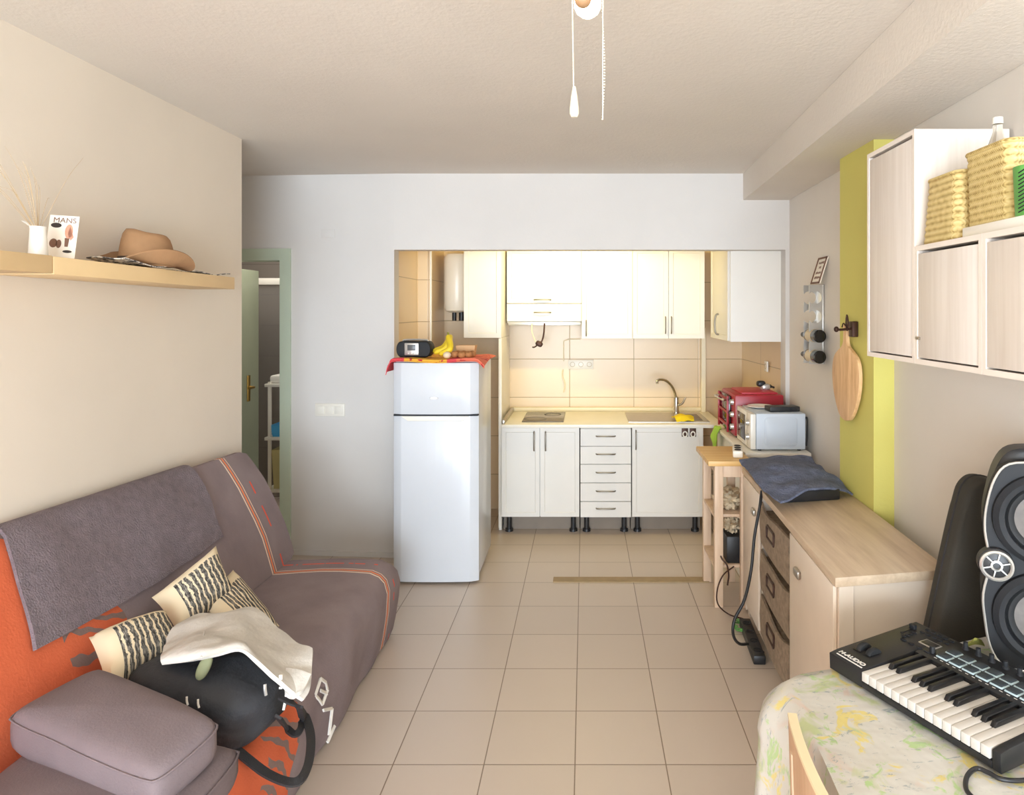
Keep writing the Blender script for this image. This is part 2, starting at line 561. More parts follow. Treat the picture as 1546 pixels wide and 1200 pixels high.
def pillow(bm, c, thick, n=18, sag=0.12, pinch=0.06, wob=0.006):
    """soft cushion between four corners c00 c10 c11 c01"""
    c = [V(p) for p in c]
    nn = ((c[1] - c[0]).cross(c[3] - c[0])).normalized()
    t = bmesh.new()
    uv = t.loops.layers.uv.new('UVMap')
    def pt(s, q, side):
        a, b = 2 * s - 1, 2 * q - 1
        s2 = 0.5 + 0.5 * a * (1 - pinch * (1 - b * b))
        q2 = 0.5 + 0.5 * b * (1 - pinch * (1 - a * a))
        p = c[0] * (1 - s2) * (1 - q2) + c[1] * s2 * (1 - q2) + c[2] * s2 * q2 + c[3] * (1 - s2) * q2
        h = (max(0, 1 - abs(a) ** 2.6) * max(0, 1 - abs(b) ** 2.6)) ** 0.5
        w = wob * noise.noise(p * 14)
        return p + nn * side * (thick / 2 * h + w * h)
    tops = [[t.verts.new(pt(i / n, k / n, 1)) for i in range(n + 1)] for k in range(n + 1)]
    bots = [[tops[k][i] if i in (0, n) or k in (0, n) else t.verts.new(pt(i / n, k / n, -1)) for i in range(n + 1)] for k in range(n + 1)]
    for k in range(n):
        for i in range(n):
            for L, rev in ((tops, False), (bots, True)):
                q = [(k, i), (k, i + 1), (k + 1, i + 1), (k + 1, i)]
                if rev:
                    q = q[::-1]
                f = t.faces.new([L[a][b] for a, b in q])
                for l, (a, b) in zip(f.loops, q):
                    l[uv].uv = (b / n, a / n)
    bmesh.ops.recalc_face_normals(t, faces=t.faces)
    return merge(bm, t)

def blob(bm, c, r, e=2.5, seg=28, rings=18, mat=None, wob=0.0, ws=6.0, seed=0.0):
    """superellipsoid lump"""
    t = bmesh.new()
    bmesh.ops.create_uvsphere(t, u_segments=seg, v_segments=rings, radius=1.0)
    for v in t.verts:
        d = v.co.normalized()
        k = (abs(d.x) ** e + abs(d.y) ** e + abs(d.z) ** e) ** (-1.0 / e)
        q = d * k
        if wob:
            q *= 1 + wob * noise.noise(d * ws + V((seed, 0, seed)))
        v.co = V((q.x * r[0], q.y * r[1], q.z * r[2]))
    m = Matrix.Translation(V(c)) @ (mat if mat is not None else Matrix())
    return merge(bm, t, m)

def text(bm, s, size, mat, depth=0.0006, bold=0.0, shear=0.0):
    cu = bpy.data.curves.new('txt', 'FONT')
    cu.body = s
    cu.size = size
    cu.extrude = depth
    cu.offset = bold
    cu.shear = shear
    cu.align_x = 'CENTER'
    cu.align_y = 'CENTER'
    o = bpy.data.objects.new('txt', cu)
    COL.objects.link(o)
    dg = bpy.context.evaluated_depsgraph_get()
    me = o.evaluated_get(dg).to_mesh()
    t = bmesh.new()
    t.from_mesh(me)
    o.evaluated_get(dg).to_mesh_clear()
    bpy.data.objects.remove(o)
    bpy.data.curves.remove(cu)
    return merge(bm, t, mat)

def basis(o, x, y, z):
    m = Matrix((V(x), V(y), V(z))).transposed().to_4x4()
    m.translation = V(o)
    return m

def rotz(a, loc=(0, 0, 0)):
    return Matrix.Translation(V(loc)) @ Matrix.Rotation(a, 4, 'Z')

WM = {}
def obj(name, bm, mat, parent=None, angle=40, smooth=True):
    me = bpy.data.meshes.new(name)
    inv = None
    if parent is not None:
        inv = WM[parent.name].inverted()
        bm.transform(inv)
        loc = None
    else:
        xs = [v.co for v in bm.verts]
        loc = V(((min(p.x for p in xs) + max(p.x for p in xs)) / 2, (min(p.y for p in xs) + max(p.y for p in xs)) / 2, min(p.z for p in xs)))
        bm.transform(Matrix.Translation(-loc))
    bm.to_mesh(me)
    bm.free()
    for m in (mat if isinstance(mat, list) else [mat]):
        me.materials.append(M[m] if isinstance(m, str) else m)
    if smooth:
        for p in me.polygons:
            p.use_smooth = True
        me.set_sharp_from_angle(angle=math.radians(angle))
    o = bpy.data.objects.new(name, me)
    COL.objects.link(o)
    if parent is not None:
        o.parent = parent
        WM[o.name] = WM[parent.name].copy()
    else:
        o.location = loc
        WM[o.name] = Matrix.Translation(loc)
    return o

def tag(o, label, cat, group=None, kind=None):
    o['label'] = label
    o['category'] = cat
    if group:
        o['group'] = group
    if kind:
        o['kind'] = kind
    return o

def thing(name, loc, label, cat, group=None):
    o = bpy.data.objects.new(name, None)
    o.empty_display_size = 0.1
    o.location = V(loc)
    COL.objects.link(o)
    WM[o.name] = Matrix.Translation(V(loc))
    return tag(o, label, cat, group)

def struct(name, bm, mat, parent=None, smooth=False):
    o = obj(name, bm, mat, parent, smooth=smooth)
    if parent is None:
        o['kind'] = 'structure'
        o['label'] = name.replace('_', ' ')
        o['category'] = 'room'
    return o

# ------------------------------------------------------------------ the room
ZC = 2.716
def xr(D):            # right wall
    x = 1.449 - 0.0236 * (4.82 - D)
    return x + (0.36 * (2.1 - D) if D < 2.1 else 0.0)
def xb(D):            # face of the boxed beam
    return 1.12 - 0.0341 * (4.82 - D)

def lab(o, s):
    o['label'] = s
    return o

b = box(nb(), (-3.6, -4.1, -0.08), (1.9, 7.2, 0))
lab(struct('floor', b, 'floor'), 'beige square tiled floor')
b = box(nb(), (-3.6, -4.1, ZC), (1.9, 7.2, ZC + 0.1))
lab(struct('ceiling', b, 'ceiling'), 'cream textured ceiling')
b = box(nb(), (-2.08, -4.0, 0), (-1.94, 3.85, ZC))
lab(struct('wall_left', b, 'wall_cream'), 'plain cream wall behind the sofa')
b = prism(nb(), [(xr(1.4), -4.0, 0), (xr(1.4), 1.4, 0), (xr(2.1), 2.1, 0), (xr(4.94), 4.94, 0), (1.85, 4.94, 0), (1.85, -4.0, 0)], (0, 0, ZC))
lab(struct('wall_right', b, 'wall_right'), 'warm white wall behind the sideboard')
b = prism(nb(), [(xb(-4.0), -4.0, 2.528), (xb(4.82), 4.82, 2.528), (xr(4.82) - 0.002, 4.82, 2.528), (xr(2.1) - 0.002, 2.1, 2.528), (xr(1.4) - 0.002, 1.4, 2.528), (xr(1.4) - 0.002, -4.0, 2.528)], (0, 0, ZC - 2.528 - 0.001))
lab(struct('ceiling_beam', b, 'ceiling'), 'boxed ceiling beam along the right wall')
b = box(nb(), (1.315, 3.10, 0), (1.46, 3.51, 2.527))
lab(struct('wall_pilaster', b, 'green_paint'), 'lime green pilaster on the right wall')

# back wall runs very slightly skewed; door opening cut out of it
def yb(x):
    return 4.82 + (-1.35 - x) * 0.075
def wseg(x0, x1, z0, z1, th=0.12):
    return prism(nb(), [(x0, yb(x0), z0), (x1, yb(x1), z0), (x1, yb(x1) + th, z0), (x0, yb(x0) + th, z0)], (0, 0, z1 - z0))
b = wseg(-2.12, -1.35, 0, ZC)
merge(b, wseg(-2.95, -2.12, 2.17, ZC))
merge(b, wseg(-3.5, -2.95, 0, ZC))
lab(struct('wall_back', b, 'wall_white'), 'white wall between the green door and the fridge')
b = box(nb(), (-1.35, 4.82, 2.177), (1.42, 4.94, ZC))
box(b, (1.42, 4.82, 0), (xr(4.82), 4.94, ZC))
lab(struct('wall_lintel', b, 'wall_white'), 'white lintel above the kitchen opening')
b = box(nb(), (-1.5, 6.0, 0), (1.6, 6.12, ZC))
lab(struct('wall_kitchen_back', b, 'ktile_x'), 'beige tiled kitchen back wall')
b = box(nb(), (-1.47, 4.94, 0), (-1.35, 6.0, ZC))
lab(struct('wall_kitchen_left', b, 'ktile_y'), 'tiled kitchen wall beside the fridge')
b = prism(nb(), [(1.43, 4.94, 0), (1.383, 6.0, 0), (1.5, 6.0, 0), (1.55, 4.94, 0)], (0, 0, ZC))
lab(struct('wall_kitchen_right', b, 'ktile_y'), 'tiled kitchen wall beside the red oven')
b = box(nb(), (-1.35, 5.5, 0), (-1.24, 6.0, ZC))
lab(struct('wall_pipe_box', b, 'ktile_x'), 'tiled pipe boxing in the kitchen corner')
b = box(nb(), (-1.252, 5.492, 0), (-1.236, 5.508, ZC), 0.004)
lab(struct('trim_1', b, 'plastic_white'), 'white corner trim of the pipe boxing')
b = box(nb(), (1.015, 5.93, 0.86), (1.055, 6.0, 1.6), 0.005)
lab(struct('trim_2', b, 'cream_plastic'), 'cream cable duct on the kitchen tiles')
# skirting under the back wall and the worn threshold strip
b = prism(nb(), [(-2.10, yb(-2.10) - 0.012, 0), (-1.35, yb(-1.35) - 0.012, 0), (-1.35, yb(-1.35), 0), (-2.10, yb(-2.10), 0)], (0, 0, 0.035))
lab(struct('baseboard_back', b, 'wall_white'), 'low skirting of the white back wall')
b = box(nb(), (-0.205, 4.37, 0), (0.80, 4.455, 0.006), 0.002)
lab(struct('trim_3', b, 'threshold'), 'worn threshold strip across the floor tiles')

# hall and shower room behind the door
b = box(nb(), (-3.6, 3.85, 0), (-3.5, 7.2, ZC))
lab(struct('wall_hall', b, 'bath_tile'), 'stone tiled wall of the shower room')
b = box(nb(), (-3.5, 6.7, 0), (-1.5, 6.8, ZC))
lab(struct('wall_shower', b, 'bath_tile'), 'grey stone tiled back wall of the shower room')
b = box(nb(), (-3.5, 3.73, 0), (-2.08, 3.85, ZC))
lab(struct('wall_hall_front', b, 'wall_cream'), 'cream hall wall')
# wall behind the viewer with an open balcony doorway
b = box(nb(), (-2.08, -4.1, 0), (-1.85, -4.0, ZC))
box(b, (1.55, -4.1, 0), (1.85, -4.0, ZC))
box(b, (-1.85, -4.1, 2.35), (1.55, -4.0, ZC))
lab(struct('wall_rear', b, 'wall_white'), 'wall with the balcony doorway')

# door: green frame and leaf
dr = bpy.data.objects.new('door_1', None)
COL.objects.link(dr)
dr.location = (-2.5, 5.0, 0)
WM['door_1'] = Matrix.Translation(V((-2.5, 5.0, 0)))
dr['kind'] = 'structure'; dr['label'] = 'pale green door standing open in the back wall'; dr['category'] = 'door'
b = nb()
def jamb(x0, x1, z0, z1):
    merge(b, prism(nb(), [(x0, yb(x0) - 0.018, z0), (x1, yb(x1) - 0.018, z0), (x1, yb(x1) + 0.13, z0), (x0, yb(x0) + 0.13, z0)], (0, 0, z1 - z0)))
jamb(-2.181, -2.103, 0, 2.19)
jamb(-2.98, -2.90, 0, 2.19)
jamb(-2.90, -2.181, 2.105, 2.19)
obj('door_frame', b, 'door_green', dr, smooth=False)
b = box(nb(), (-2.88, 5.21, 0.01), (-2.84, 5.93, 2.09), 0.003)
leaf = obj('door_leaf', b, 'leaf_green', dr)
b = box(nb(), (-2.84, 5.72, 0.98), (-2.832, 5.77, 1.2), 0.004)
tube(b, [(-2.832, 5.745, 1.10), (-2.79, 5.745, 1.10), (-2.785, 5.70, 1.10), (-2.785, 5.64, 1.10)], 0.009)
h = obj('door_handle', b, 'brass', leaf); h['label'] = 'brass lever door handle'

# shower screen
t = thing('shower_screen', (-2.75, 6.1, 0), 'shower screen with a white top rail seen through the doorway', 'shower screen')
b = box(nb(), (-3.1, 6.2, 0.05), (-2.50, 6.215, 2.0))
obj('glass_pane', b, 'glass', t)
b = box(nb(), (-3.15, 6.18, 1.98), (-2.50, 6.235, 2.04), 0.004)
obj('rail', b, 'plastic_white', t)
b = box(nb(), (-2.56, 6.18, 0.0), (-2.52, 6.235, 1.98), 0.004)
obj('post', b, 'chrome', t)
# small shelf unit behind the jamb
t = thing('shelf_unit', (-2.4, 5.6, 0), 'narrow white shelf unit standing behind the door jamb', 'shelf unit')
b = nb()
for x, y in ((-2.545, 5.5), (-2.545, 5.74), (-2.25, 5.5), (-2.25, 5.74)):
    box(b, (x - 0.012, y - 0.012, 0), (x + 0.012, y + 0.012, 1.17), 0.003)
obj('post', b, 'plastic_white', t)
for z in (0.28, 0.70, 1.13):
    b = box(nb(), (-2.58, 5.48, z), (-2.23, 5.77, z + 0.025), 0.003)
    obj('shelf', b, 'plastic_white', t)
def tub(bm, x0, y0, z0, x1, y1, z1):
    m = 0.012
    rings = []
    for (k, z) in ((m, z0), (0, z1), (0.004, z1), (m + 0.004, z0 + 0.006)):
        rings.append([V((x0 + k, y0 + k, z)), V((x1 - k, y0 + k, z)), V((x1 - k, y1 - k, z)), V((x0 + k, y1 - k, z))])
    return loft(bm, rings)
tag(obj('storage_tub', tub(nb(), -2.54, 5.5, 0.725, -2.35, 5.68, 0.82), 'blue', None), 'light blue tub on the middle shelf behind the door jamb', 'tub')
tag(obj('storage_tub', tub(nb(), -2.53, 5.5, 0.305, -2.36, 5.68, 0.62), 'yellow_box', None), 'pale yellow tub on the lowest shelf behind the door jamb', 'tub')
tag(obj('folded_towel', box(nb(), (-2.56, 5.52, 1.155), (-2.36, 5.7, 1.22), 0.02), 'tag', None), 'folded white towel on the top shelf behind the door jamb', 'towel')

# switches, cover plate on the back wall
def wall_frame(x, z):
    d = V((1, -0.075, 0)).normalized()
    return basis((x, yb(x), z), d, (0, 0, 1), d.cross(V((0, 0, 1))))
xs, zs = P(500, 618, 4.87).x, P(500, 618, 4.87).z
m = wall_frame(xs, zs)
t = thing('light_switch', m.translation, 'white triple light switch on the white wall left of the fridge', 'switch')
obj('plate', box(nb(), (-0.108, -0.045, 0.0), (0.108, 0.045, 0.010), 0.003, m), 'plastic_white', t)
for k in (-1, 0, 1):
    obj('rocker', box(nb(), (k * 0.066 - 0.028, -0.028, 0.008), (k * 0.066 + 0.028, 0.028, 0.016), 0.003, m), 'plastic_white', t)
m = wall_frame(P(497, 353, 4.87).x, P(497, 353, 4.87).z)
tag(obj('cover_plate', box(nb(), (-0.05, -0.03, 0), (0.05, 0.03, 0.006), 0.002, m), 'wall_white'), 'small painted junction cover high on the white wall', 'cover plate')

# ------------------------------------------------------------------ kitchen
def front(bm, x0, x1, z0, z1, y, th=0.02, inset=0.045, groove=True):
    """cabinet front facing -Y with a routed panel"""
    t = bmesh.new()
    bmesh.ops.create_cube(t, size=1.0)
    for v in t.verts:
        v.co = V(((x0 + x1) / 2 + v.co.x * (x1 - x0), y + th / 2 + v.co.y * th, (z0 + z1) / 2 + v.co.z * (z1 - z0)))
    if groove:
        f = min(t.faces, key=lambda f: f.calc_center_median().y)
        bmesh.ops.inset_region(t, faces=[f], thickness=inset)
        f = min(t.faces, key=lambda f: (round(f.calc_center_median().y, 5), f.calc_area() * -1 if abs(f.normal.y) > 0.9 and len(f.verts) == 4 and abs(f.calc_center_median().x - (x0 + x1) / 2) < 1e-4 and abs(f.calc_center_median().z - (z0 + z1) / 2) < 1e-4 else 1))
        bmesh.ops.inset_region(t, faces=[f], thickness=0.006, depth=-0.005)
    return merge(bm, t)

def bow(bm, c, axis, L, out, r=0.005, rise=0.026):
    c, axis, out = V(c), V(axis), V(out)
    pts = [c - axis * L / 2, c - axis * L * 0.42 + out * rise * 0.75, c + out * rise, c + axis * L * 0.42 + out * rise * 0.75, c + axis * L / 2]
    return tube(bm, pts, r, 10, 6)

YF = 5.30
CT = 0.863
def base_cab(x0, x1, label):
    t = thing('base_cabinet', ((x0 + x1) / 2, 5.6, 0), label, 'cabinet', 'base cabinets under the worktop')
    obj('body', box(nb(), (x0 + 0.002, YF + 0.022, 0.141), (x1 - 0.002, 5.93, 0.835), 0.001), 'white', t, smooth=False)
    obj('plinth', box(nb(), (x0 + 0.002, YF + 0.15, 0.0), (x1 - 0.002, YF + 0.165, 0.14)), 'kick', t, smooth=False)
    for x in (x0 + 0.05, x1 - 0.05):
        b = nb()
        cyl(b, (x, YF + 0.1, 0.0), (x, YF + 0.1, 0.02), 0.032, 0.03)
        cyl(b, (x, YF + 0.1, 0.02), (x, YF + 0.1, 0.139), 0.02)
        obj('leg', b, 'black', t)
    return t
ux = lambda u, D: (u - CX) / FPX * D
ca = base_cab(ux(757, YF), ux(875, YF), 'white base cabinet with two doors below the hob')
for i, (a, c) in enumerate(((757, 815), (815.5, 875))):
    b = front(nb(), ux(a, YF) + 0.002, ux(c, YF) - 0.002, 0.141, 0.832, YF)
    d = obj('door', b, 'white_front', ca)
    obj('handle', bow(nb(), (ux(815, YF) + (-0.045 if i == 0 else 0.045), YF - 0.001, 0.73), (0, 0, 1), 0.15, (0, -1, 0)), 'nickel', d)
cb_ = base_cab(ux(876, YF), ux(953, YF), 'white base cabinet with five drawers, middle unit under the worktop')
zz = [0.135, 0.26, 0.405, 0.55, 0.69, 0.828]
for k in range(5):
    b = front(nb(), ux(876, YF) + 0.002, ux(953, YF) - 0.002, zz[k] + 0.003, zz[k + 1] - 0.003, YF, groove=False)
    d = obj('drawer', b, 'white_front', cb_, smooth=False)
    obj('handle', bow(nb(), (ux(914.5, YF), YF - 0.001, (zz[k] + zz[k + 1]) / 2 + 0.01), (1, 0, 0), 0.15, (0, -1, 0)), 'nickel', d)
cc = base_cab(ux(954, YF), ux(1062, YF), 'white base cabinet with one wide door below the sink')
b = front(nb(), ux(954, YF) + 0.002, ux(1062, YF) - 0.002, 0.141, 0.832, YF)
d = obj('door', b, 'white_front', cc)
obj('handle', bow(nb(), (ux(960, YF), YF - 0.001, 0.74), (0, 0, 1), 0.15, (0, -1, 0)), 'nickel', d)
# two hooks with rings on the sink door
for k, u in enumerate((1034, 1046)):
    x = ux(u, YF)
    t = thing('door_hook', (x, YF, 0.79), 'dark ring hook on the sink door, %s' % ('the left one' if k == 0 else 'the right one beside the cart'), 'hook', 'hooks on the sink door')
    obj('plate', box(nb(), (x - 0.025, YF - 0.004, 0.765), (x + 0.025, YF, 0.83), 0.001), 'iron', t)
    b = nb()
    tube(b, [V((x + 0.016 * math.cos(a), YF - 0.009, 0.785 + 0.02 * math.sin(a))) for a in [i * math.pi / 8 for i in range(17)]], 0.005, 8, 0)
    obj('ring', b, 'plastic_white', t)

# worktop
t = thing('worktop', (0.15, 5.6, 0.835), 'pale worktop with raised back edge across the base cabinets', 'worktop')
x0, x1 = ux(757, 5.27), 1.08
b = box(nb(), (x0, 5.27, 0.836), (x1, 5.985, CT), 0.004)
obj('slab', b, 'plastic_white', t)
b = box(nb(), (x0, 5.965, CT), (1.02, 5.995, CT + 0.035), 0.006)
obj('back_edge', b, 'cream_plastic', t)
b = box(nb(), (x0, 5.28, CT), (x0 + 0.025, 5.965, CT + 0.035), 0.006)
obj('side_edge', b, 'steel', t)
# hob
t = thing('hob', (-0.35, 5.55, CT), 'grey glass hob set into the worktop', 'hob')
obj('glass', box(nb(), (ux(788, 5.4), 5.38, CT), (ux(851, 5.4), 5.88, CT + 0.008), 0.003), 'stone', t)
b = nb()
for (x, y, r) in ((-0.40, 5.50, 0.09), (-0.27, 5.74, 0.07)):
    lathe(b, [(r, 0), (r, 0.001), (r - 0.006, 0.001), (r - 0.006, 0)], 40, Matrix.Translation(V((x, y, CT + 0.008))))
obj('zone_ring', b, 'dark_grey', t)
# sink
t = thing('sink', (0.6, 5.6, CT), 'stainless steel sink with drainer set into the worktop', 'sink')
sx0, sx1, sy0, sy1 = 0.345, 0.985, 5.36, 5.86
bx0, bx1, by0, by1 = 0.375, 0.70, 5.40, 5.80
b = nb()
zr = CT + 0.007
for (a0, a1, c0, c1) in ((sx0, bx0, sy0, sy1), (bx1, sx1, sy0, sy1), (bx0, bx1, sy0, by0), (bx0, bx1, by1, sy1)):
    box(b, (a0, c0, CT), (a1, c1, zr))
for k in range(6):
    box(b, (bx1 + 0.05, by0 + 0.03 + k * 0.06, zr), (sx1 - 0.04, by0 + 0.042 + k * 0.06, zr + 0.004), 0.002)
obj('rim', b, 'steel', t)
rings = [[V((bx0 + k, by0 + k, z)), V((bx1 - k, by0 + k, z)), V((bx1 - k, by1 - k, z)), V((bx0 + k, by1 - k, z))] for k, z in ((0, zr), (0.012, zr - 0.003), (0.02, CT + 0.0008))]
obj('bowl', loft(nb(), rings), 'steel', t)
# tap
t = thing('tap', (0.78, 5.83, CT), 'tall chrome mixer tap with a curved swan neck behind the sink', 'tap')
b = nb()
bx, by = ux(1021, 5.83), 5.83
lathe(b, [(0, 0), (0.03, 0), (0.03, 0.012), (0.024, 0.02), (0.022, 0.13), (0.012, 0.14), (0, 0.14)], 24, Matrix.Translation(V((bx, by, CT + 0.007))))
obj('body', b, 'chrome', t)
pp = [P(1021, 606, 5.83), P(1019, 594, 5.81), P(1014, 583, 5.77), P(1006, 575, 5.72), P(997, 573, 5.67), P(992.5, 575, 5.64), P(992, 579, 5.63)]
obj('spout', tube(nb(), pp, 0.0115, 12, 6), 'chrome', t)
b = tube(nb(), [P(1022, 612, 5.82), P(1030, 609, 5.80), P(1035, 600, 5.79)], lambda s: 0.011 - 0.004 * s, 10, 6)
obj('lever', b, 'chrome', t)
tag(obj('dishcloth', sheet(nb(), [[(0.70, 5.5, CT + 0.02), (0.76, 5.49, CT + 0.045), (0.83, 5.52, CT + 0.03), (0.87, 5.53, CT + 0.02)],
                                  [(0.71, 5.42, CT + 0.035), (0.77, 5.41, CT + 0.05), (0.82, 5.43, CT + 0.045), (0.87, 5.45, CT + 0.022)],
                                  [(0.72, 5.34, CT + 0.018), (0.76, 5.33, CT + 0.02), (0.82, 5.34, CT + 0.02), (0.86, 5.36, CT + 0.018)]], 5, 0.008, 0.012, 22), 'yellow_rag'),
    'crumpled yellow cloth on the sink edge', 'cloth')

# upper cabinets
YU = 5.65
def upper(x0, x1, y, z0, z1, label, yb_=5.99):
    t = thing('wall_cabinet', ((x0 + x1) / 2, (y + yb_) / 2, z0), label, 'cabinet', 'white kitchen wall cabinets')
    obj('body', box(nb(), (x0 + 0.001, y + 0.021, z0), (x1 - 0.001, yb_, z1), 0.001), 'white', t, smooth=False)
    return t
ZU, ZT = 1.514, 2.26
t = upper(ux(700, 5.40), ux(757, 5.40), 5.40, 1.53, ZT, 'narrow white wall cabinet hung over the fridge corner')
obj('door', front(nb(), ux(700, 5.4) + 0.002, ux(757, 5.4) - 0.002, 1.53, ZT, 5.40, inset=0.05), 'white_front', t)
t = thing('kitchen_divider', (ux(753, 5.4), 5.7, 0), 'tall white side panel standing between fridge niche and worktop', 'panel')
obj('panel_board', box(nb(), (-0.684, 5.42, 0.0), (-0.662, 5.99, 1.528), 0.001), 'white', t, smooth=False)
obj('edge_strip', box(nb(), (-0.686, 5.405, 0.02), (-0.660, 5.42, 1.528), 0.003), 'plastic_white', t)
t = upper(ux(765, YU), ux(878, YU), YU, 1.806, ZT, 'wide white wall cabinet above the extractor hood', 5.99)
d = obj('door', front(nb(), ux(765, YU) + 0.002, ux(878, YU) - 0.002, 1.808, ZT, YU, inset=0.05), 'white_front', t)
obj('handle', bow(nb(), (ux(819, YU), YU - 0.001, 1.835), (1, 0, 0), 0.14, (0, -1, 0)), 'nickel', d)
# hood
t = thing('extractor_hood', (ux(821, YU), 5.8, 1.62), 'slide-out extractor hood below the wide wall cabinet', 'extractor hood')
d = obj('front_panel', front(nb(), ux(765, YU) + 0.002, ux(878, YU) - 0.002, 1.658, 1.802, YU, groove=False), 'white_front', t, smooth=False)
obj('handle', bow(nb(), (ux(819, YU), YU - 0.001, 1.73), (1, 0, 0), 0.14, (0, -1, 0)), 'nickel', d)
obj('housing', box(nb(), (ux(765, YU) + 0.004, YU + 0.021, 1.64), (ux(878, YU) - 0.004, 5.99, 1.802), 0.001), 'white', t, smooth=False)
obj('trim_strip', box(nb(), (ux(767, YU), YU + 0.005, 1.622), (ux(877, YU), YU + 0.06, 1.656), 0.003), 'silver', t)
b = nb()
for u in (795, 846):
    lathe(b, [(0, 0), (0.045, 0), (0.05, 0.012), (0, 0.012)], 24, Matrix.Translation(V((ux(u, 5.72), 5.74, 1.628))))
obj('lamp_cover', b, 'dark_grey', t)
# loose leads under the hood
b = tube(nb(), [P(803, 488, 5.62), P(803, 500, 5.60), P(807, 512, 5.59), P(811, 519, 5.59)], 0.005, 8)
o1 = tag(obj('loose_cable', b, 'cream_plastic'), 'cream cable with a dark connector dangling below the extractor hood', 'cable')
b = tube(nb(), [P(822, 488, 5.62), P(821, 503, 5.60), P(818, 515, 5.59), P(812, 519, 5.59)], 0.007, 8)
blob(b, P(814, 519, 5.59), (0.03, 0.016, 0.022), 3, mat=Matrix.Rotation(0.5, 4, 'Y'))
tube(b, [P(811, 521, 5.59), P(807, 524, 5.58), P(804, 524, 5.57)], 0.006, 8)
oc = obj('connector', b, 'iron', o1)
t = upper(ux(878, YU), ux(955, YU), YU, ZU, ZT, 'white wall cabinet with one door right of the hood')
d = obj('door', front(nb(), ux(878, YU) + 0.002, ux(955, YU) - 0.002, ZU, ZT, YU, inset=0.05), 'white_front', t)
obj('handle', bow(nb(), (ux(885, YU), YU - 0.001, 1.60), (0, 0, 1), 0.13, (0, -1, 0)), 'nickel', d)
t = upper(ux(955, YU), ux(1064, YU), YU, ZU, ZT, 'white wall cabinet with two doors above the sink')
for i, (a, c) in enumerate(((955, 1009), (1009.5, 1064))):
    d = obj('door', front(nb(), ux(a, YU) + 0.002, ux(c, YU) - 0.002, ZU, ZT, YU, inset=0.05), 'white_front', t)
    obj('handle', bow(nb(), (ux(1009 + (-4.5 if i == 0 else 4.5), YU), YU - 0.001, 1.625), (0, 0, 1), 0.14, (0, -1, 0)), 'nickel', d)
# corner cabinet on the right wall, end panel towards the room
t = thing('wall_cabinet', (1.23, 5.2, 1.526), 'white corner wall cabinet with plain end panel on the right kitchen wall', 'cabinet', 'white kitchen wall cabinets')
obj('body', box(nb(), (1.06, 4.95, 1.526), (1.415, 5.62, ZT), 0.001), 'white', t, smooth=False)
obj('end_panel', box(nb(), (1.054, 4.93, 1.520), (1.424, 4.95, ZT), 0.001), 'white', t, smooth=False)
m = Matrix.Translation(V((1.058, 5.62, 0))) @ Matrix.Rotation(-math.pi / 2, 4, 'Z')
b = front(nb(), 0.002, 0.665, 1.526, ZT, -0.02, inset=0.05)
b.transform(m)
d = obj('door', b, 'white_front', t)
obj('handle', bow(nb(), (1.037, 5.28, 1.64), (0, 0, 1), 0.16, (-1, 0, 0), 0.007, 0.03), 'nickel', d)

# water heater
t = thing('water_heater', (-0.97, 5.75, 1.72), 'white cylindrical water heater behind the narrow wall cabinet', 'water heater')
b = lathe(nb(), [(0, -0.02), (0.07, -0.015), (0.10, 0.0), (0.112, 0.03), (0.112, 0.44), (0.10, 0.475), (0.07, 0.49), (0, 0.495)], 40, Matrix.Translation(V((-1.082, 5.78, 1.745))))
obj('tank', b, 'heater', t)
b = nb()
cyl(b, (-1.10, 5.74, 1.66), (-1.10, 5.74, 1.745), 0.018)
cyl(b, (-1.04, 5.74, 1.66), (-1.04, 5.74, 1.745), 0.022)
obj('pipe_fitting', b, 'black', t)

# sockets on the tiles
def socket(x, y, z, n, label, nrm='-Y', group=None):
    t = thing('wall_socket', (x, y, z), label, 'socket', group)
    m = Matrix.Translation(V((x, y, z)))
    if nrm == '-X':
        m = m @ Matrix.Rotation(-math.pi / 2, 4, 'Z')
    w = 0.037 * n
    obj('plate', box(nb(), (-w, -0.012, -0.04), (w, 0, 0.04), 0.003, m), 'plastic_white', t)
    for k in range(n):
        cxk = -w + 0.037 + k * 0.074
        b = lathe(nb(), [(0.022, 0.0), (0.022, 0.003), (0.019, 0.003), (0.018, -0.006), (0, -0.006)], 24, m @ Matrix.Translation(V((cxk, -0.0118, 0))) @ Matrix.Rotation(math.pi / 2, 4, 'X'))
        obj('outlet', b, 'outlet', t)
    return t
socket(ux(877, 5.99), 5.999, 1.75 - 82 / FPX * 6.0, 3, 'triple wall socket on the tiles between hob and sink')
socket(1.405, 5.25, P(1143, 553, 5.25).z, 1, 'single wall socket on the right tiles above the red oven', '-X')
socket(ux(1129, 5.99), 5.999, 1.75 - 112 / FPX * 6.0, 1, 'single wall socket low in the tiled corner behind the red oven')
b = tube(nb(), [P(850, 558, 5.985), P(849, 568, 5.985), P(853, 580, 5.98), P(851, 592, 5.98)], 0.006, 8)
tag(obj('loose_cable', b, 'cream_plastic'), 'short cream cable hanging on the tiles above the hob', 'cable')
b = tube(nb(), [P(851, 545, 5.99), P(851, 515, 5.99), P(858, 512, 5.99), P(877, 511.5, 5.99)], 0.005, 8, 0)
tag(obj('wall_cable', b, 'cream_plastic'), 'cream cable running up the tiles to the wall cabinet', 'cable')

